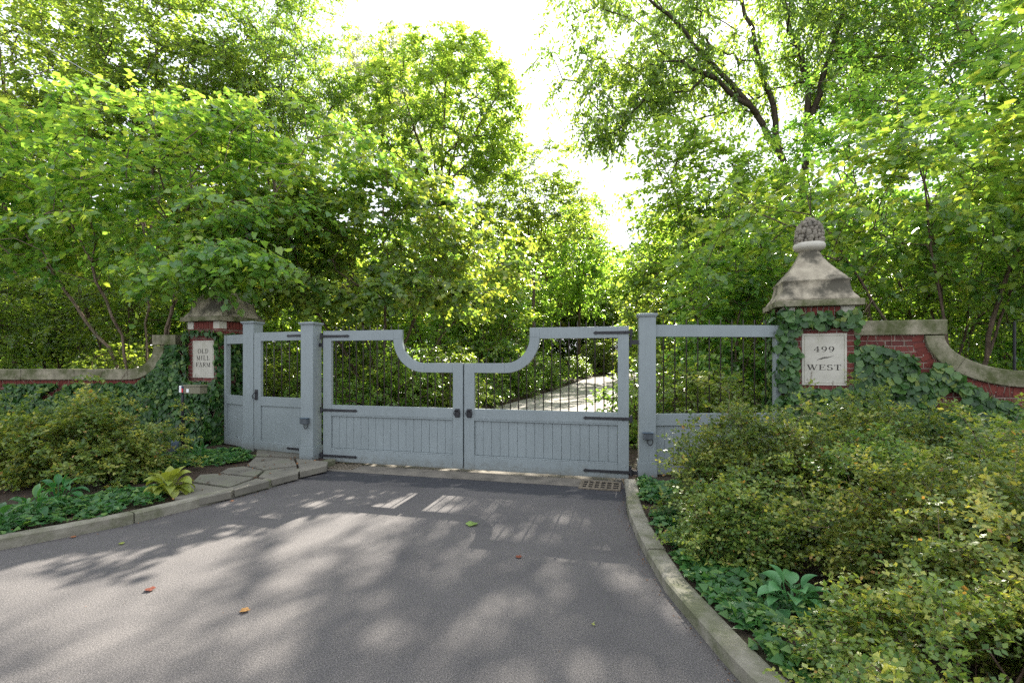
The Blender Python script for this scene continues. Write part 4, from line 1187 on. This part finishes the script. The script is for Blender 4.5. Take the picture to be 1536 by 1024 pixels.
# undergrowth over the woodland floor: nobody could count it
def undergrowth():
    rg = RG(71); n = 52000
    y = 9.3 + (38 - 9.3) * rg.random(n) ** 1.5; x = (rg.random(n) * 2 - 1) * (y * 1.15)
    cl = (np.sin(x * 1.7 + 2 * np.sin(y * .9)) + np.sin(y * 2.3 + x * .6)) * .5
    hgt = np.clip(.25 + .25 * cl, .05, .6) * rg.random(n)
    ok = ((x < xl(y) - .15) | (x > xr(y) + .15)) & ~((y < 10.3) & (x < -5))
    x, y, hgt = x[ok], y[ok], hgt[ok]; n = len(x)
    P = np.stack([x, y, hill(y) + .1 + hgt + np.clip((np.abs(x) - 9) / 30, 0, 1)], -1)
    A = rg.normal(size=(n, 3)); A[:, 2] *= .3
    Nn = np.array([[0, 0, 1.]]) + rg.normal(size=(n, 3)) * .5
    o = leaves('undergrowth', P, A, Nn, .08 + .07 * rg.random(n) + (y - 10) * .003, rg.random(n), 'ovate', G['wood'])
    tag(o, kind='stuff', label='leafy undergrowth covering the woodland floor beyond the gate')
undergrowth()

# ------------------------------------------------------------------ garden shrubs
def bush(label, seed, x, y, rx, ry, h, ncl, leaf, group='yellow-green shrubs in the front beds', tl=.16, tint_off=0.0, jitx=0):
    rg = RG(seed)
    n = ncl; d = unit(rg.normal(size=(n, 3))); d[:, 2] = np.abs(d[:, 2])
    r = (.35 ** 3 + (1 - .35 ** 3) * rg.random(n)) ** (1 / 3)
    lump = 1 + .20 * np.sin(4 * np.arctan2(d[:, 1], d[:, 0]) + seed) + .10 * np.sin(9 * np.arctan2(d[:, 1], d[:, 0]) + 5 * d[:, 2]) + .07 * rg.normal(size=n)
    tg = np.stack([x + d[:, 0] * r * rx * lump, y + d[:, 1] * r * ry * lump, .16 + d[:, 2] * r * h * lump], -1)
    hole = np.sin(7.3 * tg[:, 0] + 2 * np.sin(5 * tg[:, 2])) + np.sin(8.1 * tg[:, 1] + 3 * tg[:, 2] + seed) + np.sin(9.7 * tg[:, 2] + 4 * tg[:, 0])
    keep = hole > -.75; tg, r, d = tg[keep], r[keep], d[keep]; n = len(tg)
    k2 = rg.random(n) < .2; spike = 1 + .28 * rg.random(n)
    sp = np.where(k2, spike, 1.0)[:, None]
    tg = np.where(k2[:, None], np.array([[x, y, .16]]) + (tg - np.array([[x, y, .16]])) / np.maximum(r, .5)[:, None] * sp, tg)
    tips = [(x + rx * .45 * math.cos(k * 2.4), y + ry * .45 * math.sin(k * 2.4), h * (.45 + .15 * math.sin(k * 1.7))) for k in range(9)]
    return plant('garden_shrub', label, 'shrub', rg, stems(x, y, tips, .05), [(x, y, h * .3, rx, ry, h)], 0, 6, 9, tl, leaf, 'diamond', G['bush'], M['twig'], group=group, targets=tg,
          droop=.12, flat=.7, step=.12, rise=.15, r_twig=.0016, expo=2.3, tmax=.009, outward=.9, jit=.03, njit=.6, wob=.012, sides=4, lsvar=.4, tint_off=tint_off, part_names=('stems', 'foliage'))
bush('rounded yellow-green shrub in the left bed before the ivied wall', 81, -5.75, 6.45, .88, .62, .86, 1000, .044, tint_off=.06)
bush('shrub cut by the left picture edge beside the low brick wall', 82, -7.5, 6.7, .85, .7, .72, 800, .045)
bush('dense shrub against the barred fence panel with a feathery top', 83, 2.42, 4.75, .66, .62, .93, 1250, .037)
bush('spreading shrub under the 499 west plaque', 84, 4.0, 5.35, .85, .55, .92, 1100, .038, tint_off=-.03)
bush('shrub at the far right before the ivied brick wall', 85, 5.3, 4.55, .8, .6, .86, 950, .039)
bush('low dark shrub filling under the dense shrub beside the kerb', 89, 1.85, 3.95, .34, .42, .42, 520, .034)
bush('small twiggy shrub between the tall fence shrub and the golden ones', 90, 3.2, 4.15, .62, .5, .66, 800, .034)
bush('broad golden shrub in the near right corner', 86, 3.0, 3.0, .80, .66, .74, 1700, .032, tl=.14, tint_off=.12)
bush('low golden shrub nearest the camera by the right kerb', 87, 2.05, 2.15, .55, .38, .36, 900, .029, tl=.11, tint_off=.12)
bush('golden shrub running out of frame at the right behind the nearest ones', 88, 4.1, 3.35, .8, .8, .82, 1200, .035, tl=.14, tint_off=.08)

# ------------------------------------------------------------------ ivy
def ivy(name, label, pts, nrm, size, seed, stems_on=True, up=.35, kind='heart', mat=None):
    rg = RG(seed); n = len(pts)
    P = pts + nrm * (.02 + .07 * rg.random(n))[:, None]
    down = np.array([[0, 0, -1.0]]) + rg.normal(size=(n, 3)) * .45
    Nn = nrm * 1.0 + np.array([[0, 0, up]]) + rg.normal(size=(n, 3)) * .28
    t = thing(name, label, 'climbing plant')
    leaves('foliage', P, down, Nn, size * (.45 + .85 * rg.random(n) ** .8), np.clip(rg.random(n), 0, 1), kind, mat or G['ivy'], t)
    if stems_on:
        k = rg.choice(n, size=min(n, 260), replace=False)
        a = pts[k] + nrm[k] * .02; b = a + np.stack([rg.normal(size=len(k)) * .12, rg.normal(size=len(k)) * .02, .1 + .25 * rg.random(len(k))], -1)
        V, Qf = tubes_np(a, b, np.full(len(k), .005), np.full(len(k), .003), 4)
        np_mesh('stems', V, Qf, M['bark_light'], t)
    return t

def frame_pts(o, rz, lx, ly, lz):
    c, s_ = math.cos(rz), math.sin(rz)
    return np.stack([o[0] + lx * c - ly * s_, o[1] + lx * s_ + ly * c, lz], -1)
def fn(a, b): return .5 + .25 * (np.sin(a * 5.1 + 1.7 * np.sin(b * 3.3)) + np.sin(b * 6.3 + 2.1 * np.sin(a * 2.7)))

def ivy_left():
    rg = RG(91); allp = []; alln = []
    rz = math.atan2(-.37, .93); o = (-6.49, 9.44)
    n = 3400; lx = .06 + .93 * rg.random(n); lz = .05 + 2.20 * rg.random(n)
    ok = ~((lx > .15) & (lx < .95) & (lz > 1.27) & (lz < 2.18)) & ~((lx > .84) & (lz > 1.30) & (fn(lx * 3, lz) < .42)) & ~((lz > 2.2) & (rg.random(n) < .5))
    ok &= ~((lx > .05) & (lx < .3) & (lz > 1.4) & (rg.random(n) < .3))
    lx, lz = lx[ok], lz[ok]; bulge = np.clip((1.25 - lz) * .22, 0, .28)
    p = frame_pts(o, rz, lx, .085 - bulge, lz); allp.append(p); alln.append(np.tile([math.sin(rz), -math.cos(rz), 0], (len(p), 1)))
    # right side face of the pillar
    n = 3000; ly = -.2 + 1.03 * rg.random(n); lz = .05 + 2.15 * rg.random(n)
    ok = ((ly > .06) | (lz < 1.25 + ly * 3)) & (rg.random(n) < np.clip(1.25 - ly * .6 - np.clip(lz - 1.1, 0, 2) * .55, .12, 1)) & (fn(ly * 3, lz * 1.3) > .22)
    ly, lz = ly[ok], lz[ok]
    p = frame_pts(o, rz, np.full(len(ly), .97), ly, lz); allp.append(p); alln.append(np.tile([math.cos(rz), math.sin(rz), 0], (len(p), 1)))
    # wall
    n = 15000; x = 5.6 * rg.random(n) ** 1.1; top = np.where(x < .25, 1.95, np.where(x < .95, 1.9 - .72 * np.sin(np.clip((x - .22) / .72, 0, 1) * 1.57), 1.19))
    lz = .05 + (top - .02) * rg.random(n)
    ok = (x < 1.6) | (fn(x, lz * 1.5) > .12) | (lz < .7)
    x, lz = x[ok], lz[ok]
    bulge = np.clip((1.3 - lz) * .12, 0, .15)
    p = np.stack([LWo[0] - x + .1, LWo[1] - .02 - bulge, lz], -1); allp.append(p); alln.append(np.tile([0, -1., 0], (len(p), 1)))
    ivy('ivy', 'thick ivy smothering the old mill farm pillar and the wall beside it', np.concatenate(allp), np.concatenate(alln), .088, 92)
ivy_left()
def ivy_right():
    rg = RG(93); allp = []; alln = []
    rz = math.atan2(-.31, .95); o = (3.69, 6.75)
    n = 2300; lx = .04 + .96 * rg.random(n); lz = .1 + 2.3 * rg.random(n)
    pl = (lx > .27) & (lx < .94) & (lz > 1.30) & (lz < 2.17)
    ok = ~pl & ~((lx > .80) & (lz > 1.45) & (lz < 2.12) & (lx < .95)) & ((lx < .3) | (lz < 1.3) | ((lz > 2.12) & (lz < 2.36) & (rg.random(n) < .7)) | (lx > .95))
    lx, lz = lx[ok], lz[ok]
    p = frame_pts(o, rz, lx, .08, lz); allp.append(p); alln.append(np.tile([math.sin(rz), -math.cos(rz), 0], (len(p), 1)))
    n = 600; ly = .05 + .8 * rg.random(n); lz = .3 + 2.1 * rg.random(n)
    p = frame_pts(o, rz, np.full(n, .08), ly, lz); allp.append(p); alln.append(np.tile([-math.cos(rz), -math.sin(rz), 0], (n, 1)))
    o2 = (4.695, 6.737)
    n = 7000; x = .0 + 3.4 * rg.random(n)
    topz = np.where(x < .98, 2.0 - .35 * x, 1.75 - .62 * np.sin(np.clip((x - .98) / .9, 0, 1) * 1.57))
    lz = .05 + (topz - .05) * rg.random(n)
    ok = (fn(x * 1.4 + 2, lz * 1.5) > .26 + .05 * x) | (lz < .95) | ((x < .75) & (lz < 1.9))
    x, lz = x[ok], lz[ok]
    p = frame_pts(o2, rz, x, np.full(len(x), -.02), lz); allp.append(p); alln.append(np.tile([math.sin(rz), -math.cos(rz), 0], (len(p), 1)))
    ivy('climbing_hydrangea', 'round-leaved climber round the 499 west plaque and over the curved wall', np.concatenate(allp), np.concatenate(alln), .105, 94, up=.45, kind='round', mat=G['hydrangea'])
ivy_right()

# ------------------------------------------------------------------ ground cover in the beds
def in_bed(x, y):
    return ((x < xl(y) - .17) & (y < 9.4)) | ((x > xr(y) + .17) & (y < 6.75))
def groundcover():
    rg = RG(95)
    cs = []
    def patch(px, py, r, n, z=.1):
        X, Y = at(px, py, .1); a = rg.random(n) * 6.28; q = r * np.sqrt(rg.random(n))
        cs.append(np.stack([X + q * np.cos(a), Y + q * np.sin(a), .10 + .10 * rg.random(n) * (1 - (q / r) ** 2) + .01], -1))
    for px, py, r, n in ((20, 775, .42, 620), (75, 765, .38, 520), (130, 758, .33, 460), (180, 745, .30, 420), (235, 738, .22, 240), (290, 693, .35, 420), (330, 692, .30, 380), (355, 688, .25, 280), (-30, 790, .4, 360), (250, 700, .3, 260), (200, 715, .35, 260), (235, 715, .3, 240), (320, 684, .45, 420), (345, 680, .3, 240), (280, 682, .4, 300), (50, 790, .25, 200), (150, 770, .2, 160), (215, 752, .18, 130),
                         (965, 728, .26, 520), (985, 745, .24, 380), (1005, 775, .20, 260), (1010, 735, .25, 300), (1030, 850, .20, 260), (1065, 880, .20, 300), (1100, 905, .17, 260), (1140, 935, .15, 170), (1085, 925, .12, 150), (1150, 985, .14, 170), (1200, 1000, .15, 150), (1180, 1030, .14, 160), (1060, 850, .3, 300), (1110, 880, .26, 260), (1230, 925, .2, 160), (1010, 815, .16, 160), (1000, 790, .15, 140)):
        patch(px, py, r, n)
    P = np.concatenate(cs); ok = in_bed(P[:, 0], P[:, 1]); P = P[ok]; n = len(P)
    A = rg.normal(size=(n, 3)); A[:, 2] *= .25; Nn = np.array([[0, -.25, 1.]]) + rg.normal(size=(n, 3)) * .35
    o = leaves('groundcover', P, A, Nn, .042 + .03 * rg.random(n), rg.random(n), 'lobed', G['cover'])
    tag(o, kind='stuff', label='low ivy groundcover trailing along both kerbs')
    # dead leaves and chips on the mulch
    n = 3800; y = 1.6 + 7.0 * rg.random(n); x = rg.uniform(-9, 6, n); ok = in_bed(x, y); x, y = x[ok], y[ok]; n = len(x)
    P = np.stack([x, y, np.full(n, .105) + .02 * rg.random(n)], -1)
    A = rg.normal(size=(n, 3)); A[:, 2] *= .2; Nn = np.array([[0, 0, 1.]]) + rg.normal(size=(n, 3)) * .5
    m = 420; yk = 2.2 + 5.2 * rg.random(m); sd = rg.random(m) < .5
    off = .03 + .10 * rg.random(m) ** 2
    xk = np.where(sd, xl(yk) + off * 1.2, xr(yk) - off * .8); m2 = 60
    xk = np.concatenate([xk, rg.uniform(-3.5, 1.0, m2)]); yk = np.concatenate([yk, rg.uniform(2.4, 6.8, m2)]); m += m2
    sk = np.concatenate([.006 + .012 * rg.random(m - m2), .005 + .006 * rg.random(m2)])
    P = np.concatenate([P, np.stack([xk, yk, np.full(m, .006)], -1)])
    A = np.concatenate([A, rg.normal(size=(m, 3)) * np.array([1, 1, .15])]); Nn = np.concatenate([Nn, np.array([[0, 0, 1.]]) + rg.normal(size=(m, 3)) * .2])
    SZ = np.concatenate([.02 + .035 * rg.random(n) ** 2, sk]); n += m
    o = leaves('leaf_litter', P, A, Nn, SZ, rg.random(n), 'diamond', G['brown'])
    tag(o, kind='stuff', label='brown leaf litter and bark chips on the beds')
groundcover()

# ------------------------------------------------------------------ broad-leaved plants
def broad_plant(name, label, x, y, n, L_, W, mat, seed, h=.18, z=.10, lean=.9, tri=False, cat='plant', group=None, pet=.5):
    rg = random.Random(seed); V = []; Qs = []; tint = []
    for k in range(n):
        a = 2 * math.pi * (k * .382) + rg.uniform(-.3, .3); u = (k + .5) / n
        el = R(80 - 62 * u * lean + rg.uniform(-6, 6)); l = L_ * rg.uniform(.75, 1.1); w = W * rg.uniform(.8, 1.1); tt = rg.random()
        d0 = Vector((math.cos(a) * math.cos(el), math.sin(a) * math.cos(el), math.sin(el)))
        p = Vector((x, y, z)) + Vector((math.cos(a), math.sin(a), 0)) * .02
        path = []
        pl = h * (1.2 - .5 * u)
        q = p + d0 * pl; path_d = d0.copy(); pts = []
        nseg = 7
        for i in range(nseg + 1):
            pts.append((q.copy(), path_d.copy()))
            path_d = (path_d + Vector((0, 0, -.24 - .1 * u))).normalized(); q = q + path_d * l / nseg
        side = Vector((-math.sin(a), math.cos(a), 0))
        prof = [.10, .62, .92, 1.0, .92, .70, .36, .03]
        b = len(V); roll = rg.uniform(-.35, .35)
        for i, (c, dd) in enumerate(pts):
            nn = side.cross(dd).normalized(); 
            if nn.z < 0: nn = -nn
            sd = (side * math.cos(roll) + nn * math.sin(roll)); w2 = w / 2 * prof[i]
            fold = .22 * w2
            V += [c - sd * w2 + nn * fold * 1.2, c - sd * w2 * .5 + nn * fold * .2, c, c + sd * w2 * .5 + nn * fold * .2, c + sd * w2 + nn * fold * 1.2]
            tint += [min(1, tt * .6 + .35), tt * .6 + .1, tt * .6, tt * .6 + .1, min(1, tt * .6 + .35)]
        for i in range(nseg):
            for j in range(4):
                Qs.append((b + i * 5 + j, b + i * 5 + j + 1, b + (i + 1) * 5 + j + 1, b + (i + 1) * 5 + j))
        b = len(V); r = .005
        e = pts[0][0]
        V += [p - side * r, p + side * r, e + side * r, e - side * r]; tint += [.3] * 4; Qs.append((b, b + 1, b + 2, b + 3))
        b = len(V); fwd = Vector((math.cos(a), math.sin(a), 0)) * r
        V += [p - fwd, p + fwd, e + fwd, e - fwd]; tint += [.3] * 4; Qs.append((b, b + 1, b + 2, b + 3))
    o = np_mesh(name, np.array([tuple(v) for v in V]), np.array(Qs), mat, None, np.array(tint), smooth=True)
    tag(o, label, cat, group)
    return o
hx, hy = at(247, 743, .1)
broad_plant('hosta', 'golden hosta catching the sun at the start of the flagstones', hx, hy + .08, 34, .19, .115, G['hosta_gold'], 3, h=.15)
hx, hy = at(1192, 915, .1)
broad_plant('hosta', 'blue-green hosta growing by the right kerb', hx, hy + .03, 22, .15, .10, G['hosta_blue'], 4, h=.12, lean=1.05)
hx, hy = at(50, 775, .1)
broad_plant('hellebore', 'dark fan-leaved plant in the lower left bed', hx, hy, 22, .17, .07, G['cover'], 5, h=.16, lean=1.1)
hx, hy = at(88, 752, .1)
broad_plant('hellebore', 'pale green fan-leaved plant tucked under the left shrub', hx, hy, 18, .17, .075, G['cover'], 6, h=.16, lean=1.0)
hx, hy = at(-4, 795, .1)
broad_plant('hosta', 'bright green broad-leaved plant cut by the left picture edge', hx, hy, 16, .15, .10, G['cover'], 7, h=.14, lean=1.1)
hx, hy = at(300, 690, .1)
broad_plant('hellebore', 'small leafy plant under the mailbox post', hx, hy, 20, .11, .055, G['cover'], 8, h=.16)
hx, hy = at(1255, 752, .1)
broad_plant('hosta', 'dark broad-leaved plant half buried behind the right shrubs', hx, hy, 16, .22, .13, G['ivy'], 9, h=.2)

# ------------------------------------------------------------------ fallen leaves on the asphalt
def fallen(label, px, py, size, mat, rot, kind='lobed', tv=.5, z=.006):
    X, Y = at(px, py, 0)
    rg = RG(int(px))
    n = 9; V = []; 
    th = np.linspace(0, 2 * math.pi, 25)[:-1]
    rr = (.55 + .22 * np.abs(np.cos(2.5 * th)) + .05 * rg.random(24)) if kind == 'lobed' else (.30 + .35 * np.abs(np.cos(th)) ** 1.5)
    pts = [(0, 0, .012)] + [(r * math.cos(a) * size, r * math.sin(a) * size, .004 + .22 * size * (math.sin(a + 1) ** 2) * r) for a, r in zip(th, rr)]
    mb = MB(); mb.add([(x, y, zz) for x, y, zz in pts], [(0, i + 1, (i + 1) % 24 + 1) for i in range(24)])
    mb.add([(-.002, 0, .01), (.002, 0, .01), (.002 + size * .2, -size, .012), (-.002 + size * .2, -size, .012)], [(0, 1, 2, 3)])
    o = mb.build('fallen_leaf', mat)
    a = o.data.attributes.new('tint', 'FLOAT', 'POINT'); a.data.foreach_set('value', np.full(len(o.data.vertices), tv, dtype=np.float32))
    o.location = (X, Y, z); o.rotation_euler = (0, 0, rot)
    tag(o, label, 'fallen leaf', 'fallen leaves on the drive')
fallen('curled red-brown leaf lying on the sunlit left of the drive', 225, 885, .045, G['red'], .4, tv=.3)
fallen('pale brown leaf lying left of centre near the bottom of the drive', 367, 917, .040, G['brown'], 1.4, tv=.9)
fallen('orange leaf in the middle distance of the drive below the right gate leaf', 778, 836, .036, G['red'], 2.4, tv=.9)
fallen('tiny yellow leaf in the lower right of the drive', 890, 938, .018, G['hosta_gold'], 2.4, 'o', tv=1)
fallen('fresh green lobed leaf with a stalk on the drive before the gate', 708, 787, .085, G['ivy'], 1.9, tv=1)
fallen('small yellow-green leaf close to the left kerb', 182, 816, .032, G['hosta_gold'], .7, tv=.9)
fallen('tan leaf lying against the left kerb', 110, 806, .03, G['brown'], .2, tv=1)
fallen('small tan leaf in the shade near the left kerb and flagstones', 348, 752, .025, G['brown'], .2, tv=1)

def dead_leaf():
    Y = 2.75; X = gx(1366, Y); Z = gz(882, Y)
    t = thing('dead_leaf', 'curled orange dead leaf hanging in the near golden shrub', 'dead leaf', (X, Y, Z))
    rg = RG(5); n = 6
    P = np.array([(0, 0, 0), (.01, 0, .0), (-.01, .005, -.01), (.012, -.005, -.02), (-.02, 0, 0), (.005, 0, -.03)])
    A = np.array([(.1, 0, -1), (.35, -.1, -1), (-.35, 0, -1), (.05, 0, -1), (-.8, 0, -.35), (-.1, 0, -1.)])
    Nn = np.array([(.3, -1, .1)] * 6) + rg.normal(size=(6, 3)) * .35
    leaves('blade', P, A, Nn, np.array([.09, .075, .07, .085, .05, .07]), np.array([.9, 1, .8, 1, .9, .7]), 'ovate', G['brown'], t)
    MB().tube([(0, 0, 0), (.015, 0, .012), (-.03, .01, .07)], .0022, 5).build('stalk', M['bark_light'], t)
dead_leaf()

# ------------------------------------------------------------------ wires
def overhead_wire():
    Y = 10.2
    pts = []
    for u in np.linspace(0, 1, 14):
        px = 20 + (1 + 175 - 20) * u; py = 38 + (131 - 38) * u + 4 * math.sin(math.pi * u)
        pts.append((gx(px, Y), Y, gz(py, Y)))
    o = MB().tube(pts, .007, 6).build('overhead_wire', M['wire'], smooth=True)
    tag(o, 'thin pale wire slanting down into the upper left canopy', 'wire')
overhead_wire()
def wire_fence():
    t = thing('wire_fence', 'thin wire mesh fence among the trees behind the right wall', 'wire fence', (6.2, 8.6, 0), R(-3))
    for k in range(3):
        MB().tube([(k * 2.6, 0, 0), (k * 2.6, 0, 2.35)], .02, 8).build('fence_post', M['iron'], t)
    mb = MB()
    for i in range(15): mb.tube([(0, .022, .15 + i * .15), (5.2, .022, .15 + i * .15)], .0016, 3)
    for i in range(52): mb.tube([(.05 + i * .1, .024, .1), (.05 + i * .1, .024, 2.3)], .0013, 3)
    mb.build('wire_mesh', M['bar'], t)
wire_fence()
